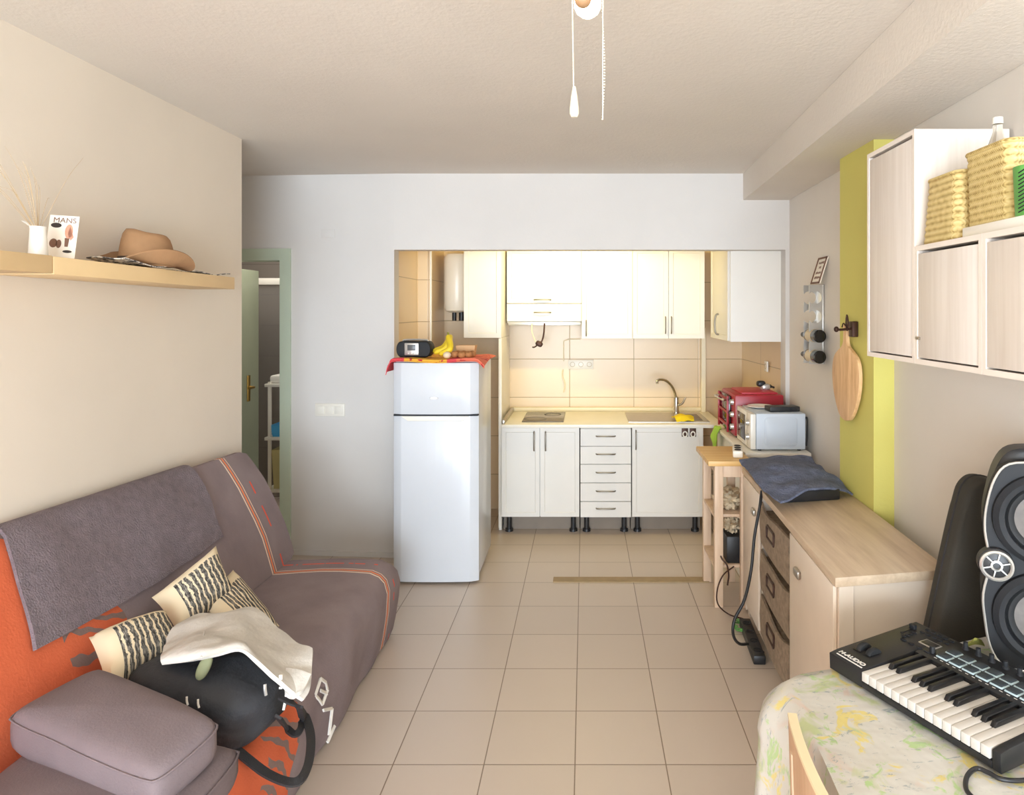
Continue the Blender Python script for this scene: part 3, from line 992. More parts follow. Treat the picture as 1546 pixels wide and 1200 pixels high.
# side counter on the right
t = thing('side_counter', (1.2, 4.8, 0), 'white side counter under the red oven and the microwave', 'counter')
obj('slab', box(nb(), (0.995, 4.22, 0.836), (1.405, 5.26, CT), 0.004), 'plastic_white', t)
obj('end_panel', box(nb(), (1.04, 4.24, 0.0), (1.40, 4.26, 0.835), 0.001), 'white', t, smooth=False)
obj('front_panel', box(nb(), (1.02, 4.27, 0.0), (1.04, 5.24, 0.835), 0.001), 'white', t, smooth=False)

# red oven (door with bars faces left)
ox0, ox1, oy0, oy1, oz0, oz1 = 1.035, 1.375, 4.70, 5.15, CT + 0.015, CT + 0.30
t = thing('toaster_oven', (1.2, 4.93, CT), 'dark red toaster oven with barred door on the side counter', 'oven')
obj('casing', box(nb(), (ox0, oy0, oz0), (ox1, oy1, oz1), 0.012), 'red', t)
obj('top_plate', box(nb(), (ox0 + 0.06, oy0 + 0.05, oz1 - 0.001), (ox1 - 0.03, oy1 - 0.06, oz1 + 0.012), 0.005), 'red_top', t)
d = obj('door', box(nb(), (ox0 - 0.02, oy0 + 0.11, oz0 + 0.02), (ox0 - 0.001, oy1 - 0.01, oz1 - 0.02), 0.004), 'oven_glass', t)
b = nb()
for z in (oz0 + 0.05, oz0 + 0.14, oz0 + 0.23):
    box(b, (ox0 - 0.03, oy0 + 0.11, z), (ox0 - 0.018, oy1 - 0.01, z + 0.018), 0.003)
for y in (oy0 + 0.11, oy1 - 0.03):
    box(b, (ox0 - 0.032, y, oz0 + 0.01), (ox0 - 0.018, y + 0.02, oz1 - 0.02), 0.003)
obj('door_frame', b, 'red', d)
b = tube(nb(), [(ox0 - 0.018, oy0 + 0.14, oz1 - 0.05), (ox0 - 0.06, oy0 + 0.15, oz1 - 0.05), (ox0 - 0.06, oy1 - 0.05, oz1 - 0.05), (ox0 - 0.018, oy1 - 0.04, oz1 - 0.05)], 0.007, 10, 3)
obj('handle', b, 'chrome', d)
for k in range(3):
    b = lathe(nb(), [(0, 0), (0.022, 0), (0.018, 0.02), (0, 0.02)], 20, Matrix.Translation(V((ox0, oy0 + 0.055, oz0 + 0.06 + k * 0.085))) @ Matrix.Rotation(-math.pi / 2, 4, 'Y'))
    obj('knob', b, 'silver', t)
for x, y in ((ox0 + 0.03, oy0 + 0.04), (ox1 - 0.03, oy0 + 0.04), (ox0 + 0.03, oy1 - 0.04), (ox1 - 0.03, oy1 - 0.04)):
    obj('foot', cyl(nb(), (x, y, CT), (x, y, CT + 0.016), 0.014), 'black', t)
# small coffee pot on the oven
t = thing('plug_adapter', P(1158, 587, 4.95), 'small black and silver plug adapter lying on the red oven', 'plug')
q = P(1155, 586, 4.93); q.z = oz1 + 0.03
obj('body', blob(nb(), q, (0.035, 0.03, 0.026), 3), 'silver', t)
obj('socket_head', blob(nb(), q + V((-0.03, 0, 0.024)), (0.032, 0.026, 0.022), 3), 'black', t)
obj('cord', tube(nb(), [q + V((0.03, 0, 0)), q + V((0.06, 0.0, 0.0)), q + V((0.075, 0.05, -0.01)), q + V((0.07, 0.12, 0.0))], 0.006, 8), 'black', t)

# microwave
mx0, mx1, my0, my1, mz0, mz1 = 1.075, 1.385, 4.27, 4.66, CT + 0.012, 1.10
t = thing('microwave', (1.23, 4.45, CT), 'silver grey microwave with embossed side on the near end of the side counter', 'microwave')
c = nb()
box(c, (mx0, my0, mz0), (mx1, my1, mz1), 0.006)
obj('casing', c, 'micro', t)
def rrect(x0, x1, z0, z1, r, y):
    pts = []
    for (cx_, cz_, a0) in ((x1 - r, z1 - r, 0), (x0 + r, z1 - r, 90), (x0 + r, z0 + r, 180), (x1 - r, z0 + r, 270)):
        for k in range(6):
            a = math.radians(a0 + k * 18)
            pts.append(V((cx_ + r * math.cos(a), y, cz_ + r * math.sin(a))))
    return pts
rings = [rrect(mx0 + 0.05, mx1 - 0.05, mz0 + 0.02, mz1 - 0.02, 0.025, my0 + 0.001), rrect(mx0 + 0.058, mx1 - 0.058, mz0 + 0.028, mz1 - 0.028, 0.02, my0 - 0.006)]
obj('embossed_panel', loft(nb(), rings), 'micro', t)
d = obj('door', box(nb(), (mx0 - 0.035, my0 + 0.12, mz0), (mx0 - 0.004, my1, mz1 - 0.004), 0.005), 'plastic_white', t)
obj('window', box(nb(), (mx0 - 0.038, my0 + 0.15, mz0 + 0.03), (mx0 - 0.034, my1 - 0.03, mz1 - 0.03), 0.001), 'oven_glass', d)
obj('control_panel', box(nb(), (mx0 - 0.035, my0 + 0.004, mz0), (mx0 - 0.002, my0 + 0.115, mz1 - 0.004), 0.004), 'plastic_white', t)
for k in range(2):
    b = lathe(nb(), [(0, 0), (0.02, 0), (0.016, 0.018), (0, 0.018)], 20, Matrix.Translation(V((mx0 - 0.035, my0 + 0.06, mz0 + 0.07 + k * 0.09))) @ Matrix.Rotation(-math.pi / 2, 4, 'Y'))
    obj('knob', b, 'silver', t)
for x, y in ((mx0 + 0.03, my0 + 0.04), (mx1 - 0.03, my0 + 0.04), (mx0 + 0.03, my1 - 0.04), (mx1 - 0.03, my1 - 0.04)):
    obj('foot', cyl(nb(), (x, y, CT), (x, y, CT + 0.013), 0.012), 'black', t)
b = tube(nb(), [(mx1 - 0.002, my0 + 0.03, mz1 - 0.04), (mx1 + 0.012, my0 + 0.012, mz1 - 0.03), (mx1 + 0.012, my0 + 0.01, mz0 + 0.1), (mx1 + 0.008, my0 + 0.012, mz0 + 0.02)], 0.006, 8)
obj('power_cord', b, 'black', t)
b = lathe(nb(), [(0, 0), (0.05, 0), (0.09, 0.012), (0.088, 0.015), (0.05, 0.004), (0, 0.004)], 36, Matrix.Translation(V((1.17, 4.53, mz1))))
tag(obj('plate', b, 'vase'), 'white plate on top of the microwave', 'plate')
t = thing('set_top_box', (1.27, 4.4, mz1), 'flat black box with a label on top of the microwave', 'box')
m = rotz(0.12, (1.27, 4.385, mz1))
obj('casing', box(nb(), (-0.1, -0.05, 0.002), (0.1, 0.05, 0.034), 0.006, m), 'black', t)
obj('front_label', box(nb(), (0.03, -0.052, 0.012), (0.08, -0.0495, 0.025), 0.001, m), 'dark_grey', t)
# green rag over the counter corner
b = sheet(nb(), [[(0.985, 5.15, 0.872), (1.0, 5.1, 0.875), (1.01, 5.04, 0.874)], [(0.978, 5.14, 0.86), (0.975, 5.08, 0.87), (0.985, 5.02, 0.866)],
                 [(0.965, 5.13, 0.79), (0.955, 5.07, 0.77), (0.975, 5.02, 0.79)], [(0.972, 5.1, 0.69), (0.968, 5.07, 0.67), (0.975, 5.05, 0.70)]], 6, 0.008, 0.02, 18)
tag(obj('cleaning_cloth', b, 'green_rag'), 'lime green cloth hanging over the side counter edge', 'cloth')

# ------------------------------------------------------------------ fridge and things on it
fx0, fx1, fy = -1.226, -0.678, 4.33
t = thing('fridge', (-0.95, 4.63, 0), 'white two-door fridge freezer beside the kitchen opening', 'fridge')
obj('body', box(nb(), (fx0 + 0.004, fy + 0.065, 0.04), (fx1 - 0.004, 4.945, 1.425), 0.008), 'fridge', t)
def fdoor(z0, z1):
    b = nb()
    n = 10
    rows = []
    for i in range(n + 1):
        s = i / n
        x = fx0 + (fx1 - fx0) * s
        yv = fy + 0.012 * (2 * s - 1) ** 2 + (0.02 * max(0, abs(2 * s - 1) - 0.86) / 0.14)
        rows.append((x, yv))
    poly = [V((x, y, z0)) for x, y in rows] + [V((fx1, fy + 0.06, z0)), V((fx0, fy + 0.06, z0))]
    return prism(b, poly, (0, 0, z1 - z0), 0.004)
zs_ = P(650, 627, fy).z
obj('freezer_door', fdoor(zs_ + 0.005, 1.414), 'fridge', t)
ld = obj('lower_door', fdoor(0.018, zs_ - 0.005), 'fridge', t)
b = prism(nb(), [(fx0 + 0.06, fy - 0.002, zs_ - 0.007), (fx1 - 0.06, fy - 0.002, zs_ - 0.007), (fx1 - 0.10, fy - 0.006, zs_ - 0.035), (fx0 + 0.10, fy - 0.006, zs_ - 0.035)], (0, 0.012, 0), 0.002)
obj('handle_recess', b, 'plastic_white', ld)
obj('door_gasket', box(nb(), (fx0 + 0.006, fy + 0.012, zs_ - 0.006), (fx1 - 0.004, fy + 0.06, zs_ + 0.006)), 'dark_grey', t)
pb = P(655, 601, fy)
b = lathe(nb(), [(0, 0.004), (0.02, 0.004), (0.024, 0)], 28, Matrix.Translation(V((pb.x, fy + 0.001, pb.z))) @ Matrix.Rotation(math.pi / 2, 4, 'X') @ Matrix.Diagonal((1.2, 0.36, 1, 1)))
bd = obj('badge', b, 'silver', t); bd['label'] = 'small silver oval badge'
for x, y in ((fx0 + 0.05, fy + 0.1), (fx1 - 0.05, fy + 0.1), (fx0 + 0.05, 4.9), (fx1 - 0.05, 4.9)):
    obj('foot', cyl(nb(), (x, y, 0), (x, y, 0.045), 0.02), 'black', t)
FT = 1.426
# runner
rows = []
for (y, dz) in ((4.90, 0.004), (4.6, 0.004), (4.36, 0.005), (4.335, -0.004), (4.322, -0.012)):
    r = []
    for (x, ex) in ((-1.262, -0.075), (-1.244, -0.02), (-1.20, 0.0), (-0.95, 0), (-0.72, 0), (-0.668, -0.006), (-0.64, -0.035)):
        if y > 4.5 and x > -0.68:
            ex = ex * 0.3
        r.append(V((x, y if x > -1.24 else y - 0.01, FT + dz + ex + (0.012 if x in (-1.20, -0.72) and y < 4.4 else 0))))
    rows.append(r)
tag(obj('table_runner', sheet(nb(), rows, 5, 0.004, 0.004, 20), 'runner'), 'red and yellow cloth draped over the fridge top', 'cloth')
FT += 0.010
# radio
t = thing('radio', (-1.1, 4.5, FT), 'dark grey portable radio with silver front on the fridge', 'radio')
rx0, rx1, ry = ux(597, 4.46), ux(650, 4.46), 4.46
rz0, rz1 = FT + 0.004, FT + 0.108
def stadium(x0, x1, z0, z1, y, k=0.0):
    pts = []
    r = (z1 - z0) / 2 - k
    zc = (z0 + z1) / 2
    for i in range(13):
        a = -math.pi / 2 + math.pi * i / 12
        pts.append(V((x1 - k - r * 0.62 + r * 0.62 * math.cos(a), y, zc + r * math.sin(a))))
    for i in range(13):
        a = math.pi / 2 + math.pi * i / 12
        pts.append(V((x0 + k + r * 0.62 + r * 0.62 * math.cos(a), y, zc + r * math.sin(a))))
    return pts
obj('casing', loft(nb(), [stadium(rx0, rx1, rz0, rz1, ry + 0.14, 0.012), stadium(rx0, rx1, rz0, rz1, ry + 0.12), stadium(rx0, rx1, rz0, rz1, ry + 0.02), stadium(rx0, rx1, rz0, rz1, ry + 0.01, 0.006)]), 'dark_grey', t)
xm = (rx0 + rx1) / 2 - 0.008
fpz = obj('front_plate', box(nb(), (xm - 0.048, ry - 0.002, rz0 + 0.014), (xm + 0.045, ry + 0.012, rz1 - 0.01), 0.004), 'silver', t)
obj('display', box(nb(), (xm - 0.028, ry - 0.005, rz0 + 0.045), (xm + 0.026, ry, rz1 - 0.022), 0.001), 'screen', fpz)
for k in range(3):
    obj('button', cyl(nb(), (xm - 0.02 + k * 0.02, ry - 0.006, rz0 + 0.027), (xm - 0.02 + k * 0.02, ry, rz0 + 0.027), 0.005, seg=14), 'plastic_white', fpz)
b = tube(nb(), [V((rx0 + 0.03, ry + 0.07, rz1 - 0.004)), V((rx0 + 0.05, ry + 0.07, rz1 + 0.008)), V((rx1 - 0.05, ry + 0.07, rz1 + 0.008)), V((rx1 - 0.03, ry + 0.07, rz1 - 0.004))], 0.006, 8)
obj('carry_handle', b, 'silver', t)
# bananas
stem = P(677, 506, 4.55)
for k, (u, v, dy) in enumerate(((653, 529, 0.0), (655, 531, -0.05), (663, 533, -0.08))):
    e = P(u, v, 4.55 + dy)
    e.z = max(e.z, FT + 0.022)
    mid = (stem + e) / 2 + V((0.025 + 0.012 * k, -0.02 * k, -0.028))
    mid.z = max(mid.z, FT + 0.022)
    t_ = tube(nb(), [stem + V((0, dy * 0.1, 0.0)), stem + V((0.008, dy * 0.3, -0.02)), mid, e + V((0.02, 0, 0.0)), e], lambda s: 0.0195 * (max(0.0, math.sin(math.pi * min(1, s * 0.82 + 0.18))) ** 0.45) * (0.35 if s < 0.12 else 1) + 0.002, 12, 6)
    o = tag(obj('banana', t_, 'banana'), ['yellow banana at the back of the bunch beside the radio', 'yellow banana in the middle of the bunch beside the radio', 'yellow banana at the front of the bunch beside the radio'][k], 'banana', 'bananas on the fridge')
    obj('stalk', tube(nb(), [stem + V((0, dy * 0.1, 0.004)), stem + V((-0.002, dy * 0.1, 0.02))], 0.006, 8, 0), 'banana_tip', o)
onb = P(675, 530, 4.42); onb.z = FT + 0.022
tag(obj('onion', blob(nb(), onb, (0.026, 0.026, 0.022), 2.1), 'egg'), 'pale round onion in front of the bananas', 'onion')
for k, (u, dy, r, z) in enumerate(((686, 0.0, 0.026, 0), (697, -0.04, 0.025, 0), (700, 0.05, 0.027, 0), (707, -0.02, 0.026, 0), (713, 0.04, 0.025, 0), (691, 0.06, 0.024, 0))):
    q = P(u, 528, 4.47 + dy); q.z = FT + 0.022
    tag(obj('potato', blob(nb(), q, (r, r * 0.9, 0.022), 2.1, wob=0.12, seed=k), 'potato'),
        ['brown potato nearest the onion, left end of the heap', 'brown potato at the front middle of the heap', 'brown potato at the back middle against the tray', 'brown potato front right in the heap', 'brown potato at the right end of the heap', 'brown potato behind the left end of the heap'][k], 'potato', 'potatoes heaped on the fridge')
b = tub(nb(), ux(690, 4.64), 4.585, FT, ux(719, 4.64), 4.69, FT + 0.075)
tag(obj('food_tray', b, 'tray'), 'cardboard tray standing behind the potatoes', 'tray')

# ------------------------------------------------------------------ right wall: rack, sign, board, cabinets
t = thing('wine_rack', (1.42, 4.15, 1.40), 'silver wall wine rack with four cradles', 'wine rack')
xw = xr(4.15) - 0.003
rz = [P(0, v, 4.10).z for v in (549, 430)]
b = box(nb(), (xw - 0.012, 4.06, rz[0]), (xw, 4.19, rz[1]), 0.003)
obj('back_plate', b, 'silver', t)
zb = [P(0, v, 4.05).z for v in (538, 507, 478, 449)]
# two holder plates standing off the wall, notched for four bottles
for y in (4.065, 4.165):
    xl = xw - 0.092
    outl = [V((xw - 0.008, y, rz[0])), V((xl, y, rz[0]))]
    for z in zb:
        for q in range(13):
            a = math.radians(-52 + q * 284 / 12)
        c_ = V((xw - 0.056, y, z))
        for q in range(15):
            a = math.radians(-146 + q * 292 / 14)
            outl.append(c_ + V((0.0405 * math.cos(a), 0, 0.0405 * math.sin(a))))
        outl.append(V((xl, y, z + 0.045)))
        if z != zb[-1]:
            outl.append(V((xl, y, z + 0.055)))
    outl[2:2] = [V((xl, y, zb[0] - 0.045))]
    outl += [V((xl, y, rz[1])), V((xw - 0.008, y, rz[1]))]
    obj('holder_plate', prism(nb(), outl, (0, 0.006, 0)), 'silver', t, smooth=False)
for k, z in enumerate(zb[:2]):
    c0 = V((xw - 0.056, 3.98, z))
    wb = thing('wine_bottle', c0, ['dark wine bottle in the lowest rack cradle', 'dark wine bottle in the second lowest rack cradle'][k], 'bottle', 'wine bottles in the wall rack')
    m = Matrix.Translation(c0) @ Matrix.Rotation(-math.pi / 2, 4, 'X')
    obj('glass_body', lathe(nb(), [(0, 0.008), (0.03, 0.0), (0.038, 0.004), (0.038, 0.19), (0.032, 0.215), (0.016, 0.24), (0.0145, 0.30), (0, 0.30)], 28, m), 'bottle', wb)
    obj('label', lathe(nb(), [(0.0384, 0.06), (0.0388, 0.06), (0.0388, 0.16), (0.0384, 0.16)], 28, m), 'label', wb)
    obj('cap', lathe(nb(), [(0, 0.305), (0.0165, 0.305), (0.0165, 0.25), (0.0145, 0.25)], 20, m), 'black', wb)
# sign above the rack, tilted
sc_ = [P(1228, 391, 4.13), P(1243, 389, 3.99), P(1231, 429, 3.99), P(1217, 430, 4.13)]
for p in sc_:
    p.x = xr(p.y) - 0.004
t = thing('wall_sign', (sc_[0] + sc_[2]) / 2, 'small tilted framed sign hanging above the wine rack', 'sign')
yv_ = V((0.30, 0, 0.954))
m = basis(V((xw - 0.03, 4.06, rz[1] + 0.083)), V((0, -1, 0)), yv_, V((0, -1, 0)).cross(yv_))
w_ = 0.15; h_ = 0.165
obj('panel', box(nb(), (-w_ / 2, -h_ / 2, -0.004), (w_ / 2, h_ / 2, 0.004), 0.001, m), 'paper', t)
b = nb()
for (a0, a1, c0, c1) in ((-w_ / 2, w_ / 2, h_ / 2 - 0.01, h_ / 2), (-w_ / 2, w_ / 2, -h_ / 2, -h_ / 2 + 0.01), (-w_ / 2, -w_ / 2 + 0.012, -h_ / 2, h_ / 2), (w_ / 2 - 0.012, w_ / 2, -h_ / 2, h_ / 2)):
    box(b, (a0, c0, 0.003), (a1, c1, 0.008), 0.0, m)
obj('frame', b, 'ink_brown', t)
b = nb()
random.seed(3)
for y, ww in ((0.048, 0.08), (0.018, 0.03), (-0.015, 0.085), (-0.045, 0.085)):
    x = -ww / 2
    while x < ww / 2:
        l = random.uniform(0.006, 0.014)
        box(b, (x, y - random.uniform(0.004, 0.008), 0.004), (x + l, y + random.uniform(0.004, 0.009), 0.0046), 0, m)
        x += l + 0.004
obj('print', b, 'ink_brown', t)

# hook and cutting board on the pilaster
XP = 1.315
hc = P(1287, 500, 3.30)
hz = 1.66
t = thing('wall_hook', (XP, 3.30, hz), 'dark iron hook with a wooden block on the lime green pilaster', 'hook')
obj('block', box(nb(), (XP - 0.03, 3.27, hz - 0.04), (XP - 0.001, 3.32, hz + 0.035), 0.004), 'iron', t)
b = tube(nb(), [(XP - 0.028, 3.295, hz), (XP - 0.075, 3.295, hz - 0.005), (XP - 0.095, 3.295, hz - 0.003)], 0.006, 8)
blob(b, (XP - 0.098, 3.295, hz - 0.003), (0.012, 0.012, 0.014), 2)
obj('peg', b, 'iron', t)
b = tube(nb(), [(XP - 0.045, 3.295, hz - 0.01), (XP - 0.047, 3.28, hz + 0.03), (XP - 0.045, 3.3, hz + 0.065), (XP - 0.045, 3.31, hz + 0.03), (XP - 0.045, 3.30, hz - 0.01)], 0.004, 8)
obj('cord_loop', b, 'iron', t)
t = thing('cutting_board', (XP - 0.03, 3.36, 1.2), 'oval wooden cutting board with handle hanging from the iron hook', 'cutting board')
def bx_(s):
    return s
out = []
zt, zb0 = 1.665, 1.205
prof = [(0.0, 0.0), (0.06, 0.012), (0.11, 0.055), (0.155, 0.125), (0.176, 0.20), (0.172, 0.27), (0.145, 0.315), (0.09, 0.345), (0.045, 0.365), (0.024, 0.39), (0.02, 0.43), (0.02, 0.465), (0.012, 0.478), (0, 0.48)]
rp = crom([V((a, z, 0)) for a, z in prof], 4)
yc = 3.36
poly = [V((XP - 0.034, yc - p.x, zb0 + p.y)) for p in rp] + [V((XP - 0.034, yc + p.x * 0.95, zb0 + p.y)) for p in rp[-2:0:-1]]
b = prism(nb(), poly, (0.018, 0, 0), 0.003)
b.transform(Matrix.Translation(V((0, 3.36, 1.665))) @ Matrix.Rotation(0.0, 4, 'X') @ Matrix.Translation(V((0, -3.36, -1.665))))
obj('board', b, 'board', t)
obj('hanging_loop', tube(nb(), [(XP - 0.025, 3.36, 1.665), (XP - 0.05, 3.33, 1.685), (XP - 0.07, 3.297, 1.668)], 0.003, 8), 'iron', t)

# hanging cabinets (ash veneer)
XF = 1.07
def hung(y0, y1, z0, z1, label, gap=0.010):
    t = thing('hanging_cabinet', (1.2, (y0 + y1) / 2, z0), label, 'cabinet', 'ash veneer cabinets hung on the right wall')
    xw_ = 1.376
    b = nb()
    th = 0.016
    box(b, (XF, y0, z0), (xw_, y0 + th, z1), 0.001)
    box(b, (XF, y1 - th, z0), (xw_, y1, z1), 0.001)
    box(b, (XF, y0 + th, z0), (xw_, y1 - th, z0 + th), 0.0)
    box(b, (XF, y0 + th, z1 - th), (xw_, y1 - th, z1), 0.0)
    box(b, (xw_ - 0.006, y0 + th, z0 + th), (xw_, y1 - th, z1 - th), 0.0)
    obj('carcass', b, 'ash', t, smooth=False)
    b = nb()
    box(b, (XF - 0.002, y0, z0), (XF + 0.001, y0 + th, z1), 0)
    box(b, (XF - 0.002, y1 - th, z0), (XF + 0.001, y1, z1), 0)
    box(b, (XF - 0.002, y0 + th, z0), (XF + 0.001, y1 - th, z0 + th), 0)
    box(b, (XF - 0.002, y0 + th, z1 - th), (XF + 0.001, y1 - th, z1), 0)
    obj('edging', b, 'ash_edge', t, smooth=False)
    b = box(nb(), (XF, y0 + th + 0.003, z0 + th + gap * 0.5), (XF + 0.016, y1 - th - 0.003, z1 - th - gap), 0.001)
    obj('door', b, 'ash', t)
    return t
hung(2.206, 2.576, 1.577, 2.337, 'tall pale veneer cabinet hung beside the green pilaster')
c1 = hung(1.832, 2.204, 1.577, 1.956, 'square pale veneer cabinet under the small basket, next to the tall one')
hung(1.456, 1.830, 1.577, 1.956, 'square pale veneer cabinet under the big basket, at the picture edge')
b = nb()
cyl(b, (XF - 0.006, 2.19, 1.66), (XF, 2.19, 1.66), 0.005, seg=12)
cyl(b, (XF - 0.006, 2.175, 1.66), (XF, 2.175, 1.66), 0.005, seg=12)
obj('hinge_screw', b, 'steel', c1)

# baskets
ZB = 1.957
def basket(x0, x1, y0, y1, z0, z1, flare, label, group='woven baskets on the hanging cabinets'):
    t = thing('woven_basket', ((x0 + x1) / 2, (y0 + y1) / 2, z0), label, 'basket', group)
    n = 10
    def ring(k, z, wv):
        pts = []
        r = 0.03
        for (cx_, cy_, a0) in ((x1 - k - r, y1 - k - r, 0), (x0 + k + r, y1 - k - r, 90), (x0 + k + r, y0 + k + r, 180), (x1 - k - r, y0 + k + r, 270)):
            for q in range(7):
                a = math.radians(a0 + q * 15)
                pts.append(V((cx_ + (r + wv) * math.cos(a), cy_ + (r + wv) * math.sin(a), z)))
        return pts
    rings = []
    rows = 10
    for i in range(rows * 3 + 1):
        s = i / (rows * 3)
        wv = 0.0035 * abs(math.sin(s * rows * math.pi))
        rings.append(ring(flare * (s - 0.0), z0 + (z1 - z0) * s, wv))
    obj('side', loft(nb(), rings + [ring(flare + 0.008, z1, 0.0), ring(flare + 0.008, z0 + 0.01, 0.0)]), 'weave', t, 60)
    pts = ring(flare - 0.001, z1, 0.0)
    obj('rim', tube(nb(), pts + [pts[0]], 0.0065, 8, 0), 'weave', t)
    return t
basket(1.082, 1.34, 1.985, 2.19, ZB, 2.158, 0.012, 'small square woven palm basket beside the tall cabinet')
sl = box(nb(), (1.085, 1.72, ZB), (1.36, 2.0, ZB + 0.028), 0.003)
sl = box(nb(), (1.083, 1.66, ZB), (1.36, 1.955, ZB + 0.028), 0.003)
tag(obj('flat_box', sl, 'plastic_white'), 'flat white box lying under the big woven basket', 'box')
basket(1.10, 1.36, 1.765, 1.965, ZB + 0.029, 2.192, -0.004, 'large square woven palm basket standing on the flat white box')
# bottles in the big basket
def pbottle(c, h, label):
    t = thing('water_bottle', c, label, 'bottle', 'clear bottles in the big basket')
    m = Matrix.Translation(V(c))
    obj('shell', lathe(nb(), [(0, 0), (0.028, 0), (0.032, 0.01), (0.031, 0.4 * h), (0.033, 0.42 * h), (0.032, 0.62 * h), (0.028, 0.74 * h), (0.013, 0.9 * h), (0.012, h), (0, h)], 28, m), 'clear', t)
    obj('cap', lathe(nb(), [(0, h + 0.016), (0.013, h + 0.016), (0.014, h - 0.002), (0, h - 0.002)], 18, m), 'plastic_white', t)
    obj('label', lathe(nb(), [(0.0318, 0.43 * h), (0.0338, 0.43 * h), (0.0338, 0.72 * h), (0.0318, 0.72 * h)], 28, m), 'leaflet', t)
pbottle((1.155, 1.905, 2.0), 0.272, 'clear plastic bottle with small print sticking out of the big basket')
b = cyl(nb(), P(1521, 205, 1.90), P(1521.5, 232, 1.90), 0.003, seg=10)
# green tin at the picture edge
t = thing('green_tin', (1.14, 1.66, ZB), 'green slotted tin at the right end of the hanging cabinets', 'tin')
gx, gy = 1.130, 1.705
b = lathe(nb(), [(0, 0), (0.045, 0), (0.05, 0.125), (0.047, 0.125), (0.043, 0.006), (0, 0.006)], 30, Matrix.Translation(V((gx, gy, ZB + 0.028))))
obj('tin_body', b, 'green_pot', t)
b = nb()
for k in range(11):
    z = ZB + 0.04 + k * 0.0098
    for a in (200, 235):
        a0 = math.radians(a)
        q = V((gx + 0.0495 * math.cos(a0), gy + 0.0495 * math.sin(a0), z))
        dd = V((-math.sin(a0), math.cos(a0), 0.4))
        tube(b, [q - dd * 0.009, q + dd * 0.009], 0.0016, 6, 0)
obj('slot', b, 'black', t)

# ------------------------------------------------------------------ sideboard (slightly splayed to the wall)
N0 = V((0.869, 2.339, 0))
e1 = V((0.037, 0.9993, 0)); e2 = V((0.985, 0.174, 0)).normalized()
SB = basis(N0, e2, e1, (0, 0, 1))          # local x = depth, y = along the front, z up
LEN, DEP = 1.62, 0.415
ZS = 0.84
t = thing('sideboard', N0 + e1 * 0.8 + e2 * 0.2, 'long cream sideboard with oak top and three dark woven drawers', 'sideboard')
obj('top', box(nb(), (-0.017, -0.022, ZS - 0.034), (DEP + 0.004, LEN, ZS), 0.003, SB), 'lightwood_y', t)
b = nb()
box(b, (0.0, 0.0, 0.06), (DEP, 0.02, ZS - 0.035), 0.001, SB)
box(b, (0.0, 0.0, 0.06), (0.055, -0.012, ZS - 0.035), 0.001, SB)
box(b, (DEP - 0.055, 0.0, 0.06), (DEP, -0.012, ZS - 0.035), 0.001, SB)
box(b, (0.0, LEN - 0.03, 0.02), (DEP, LEN - 0.01, ZS - 0.035), 0.001, SB)
for y in (0.575, 1.165):
    box(b, (0.0, y, 0.06), (DEP, y + 0.018, ZS - 0.035), 0.001, SB)
box(b, (0.0, 0.02, 0.06), (DEP, LEN - 0.03, 0.085), 0.001, SB)
box(b, (DEP - 0.01, 0.02, 0.085), (DEP, LEN - 0.03, ZS - 0.035), 0.0, SB)
for k in (1, 2):
    z = 0.085 + k * 0.235
    box(b, (0.0, 0.593, z - 0.006), (DEP - 0.02, 1.165, z + 0.006), 0.0, SB)
obj('carcass', b, 'cream_panel', t, smooth=False)
for (y0, y1, ky) in ((0.006, 0.572, 0.43), (1.188, LEN - 0.035, 1.27)):
    d = obj('door', box(nb(), (-0.016, y0, 0.09), (-0.001, y1, ZS - 0.04), 0.002, SB), 'cream_panel', t)
    b = box(nb(), (-0.034, ky - 0.035, 0.665), (-0.015, ky + 0.035, 0.70), 0.009, SB)
    obj('knob', b, 'steel', d)
for k in range(3):
    z0 = 0.09 + k * 0.235
    b = nb()
    # soft woven drawer with sagging top edge
    n = 16
    fr, bk = [], []
    for i in range(n + 1):
        s = i / n
        y = 0.602 + s * 0.555
        sag = 0.026 * math.sin(math.pi * s) + 0.012 * math.sin(7 * s + k)
        fr.append(V((-0.004 - 0.012 * math.sin(math.pi * s), y, z0 + 0.212 - sag)))
        bk.append(V((-0.004 - 0.008 * math.sin(math.pi * s), y, z0 + 0.003)))
    G = [fr, [(a + c) / 2 + V((-0.006, 0, 0)) for a, c in zip(fr, bk)], bk]
    grid_solid(b, G, 0.012)
    box(b, (0.01, 0.605, z0), (0.4, 1.155, z0 + 0.16), 0.004)
    b.transform(SB)
    d = obj('drawer', b, 'basket_drawer', t)
    b = nb()
    yy, zc_ = 0.88, z0 + 0.125
    pts = [V((-0.027, yy + 0.07 * math.cos(a), zc_ + 0.028 * math.sin(a))) for a in [i * math.pi / 12 for i in range(25)]]
    pts = [V((-0.027, yy + max(-0.07, min(0.07, 0.09 * math.cos(i * math.pi / 12))), zc_ + 0.028 * max(-1, min(1, 1.5 * math.sin(i * math.pi / 12))))) for i in range(25)]
    tube(b, pts, 0.006, 8, 0)
    b.transform(SB)
    g = obj('grip', b, 'iron', d)
for (x, y) in ((0.03, 0.04), (DEP - 0.03, 0.04), (0.03, LEN - 0.06), (DEP - 0.03, LEN - 0.06)):
    obj('foot', box(nb(), (x - 0.02, y - 0.02, 0.0), (x + 0.02, y + 0.02, 0.061), 0.003, SB), 'cream_panel', t)

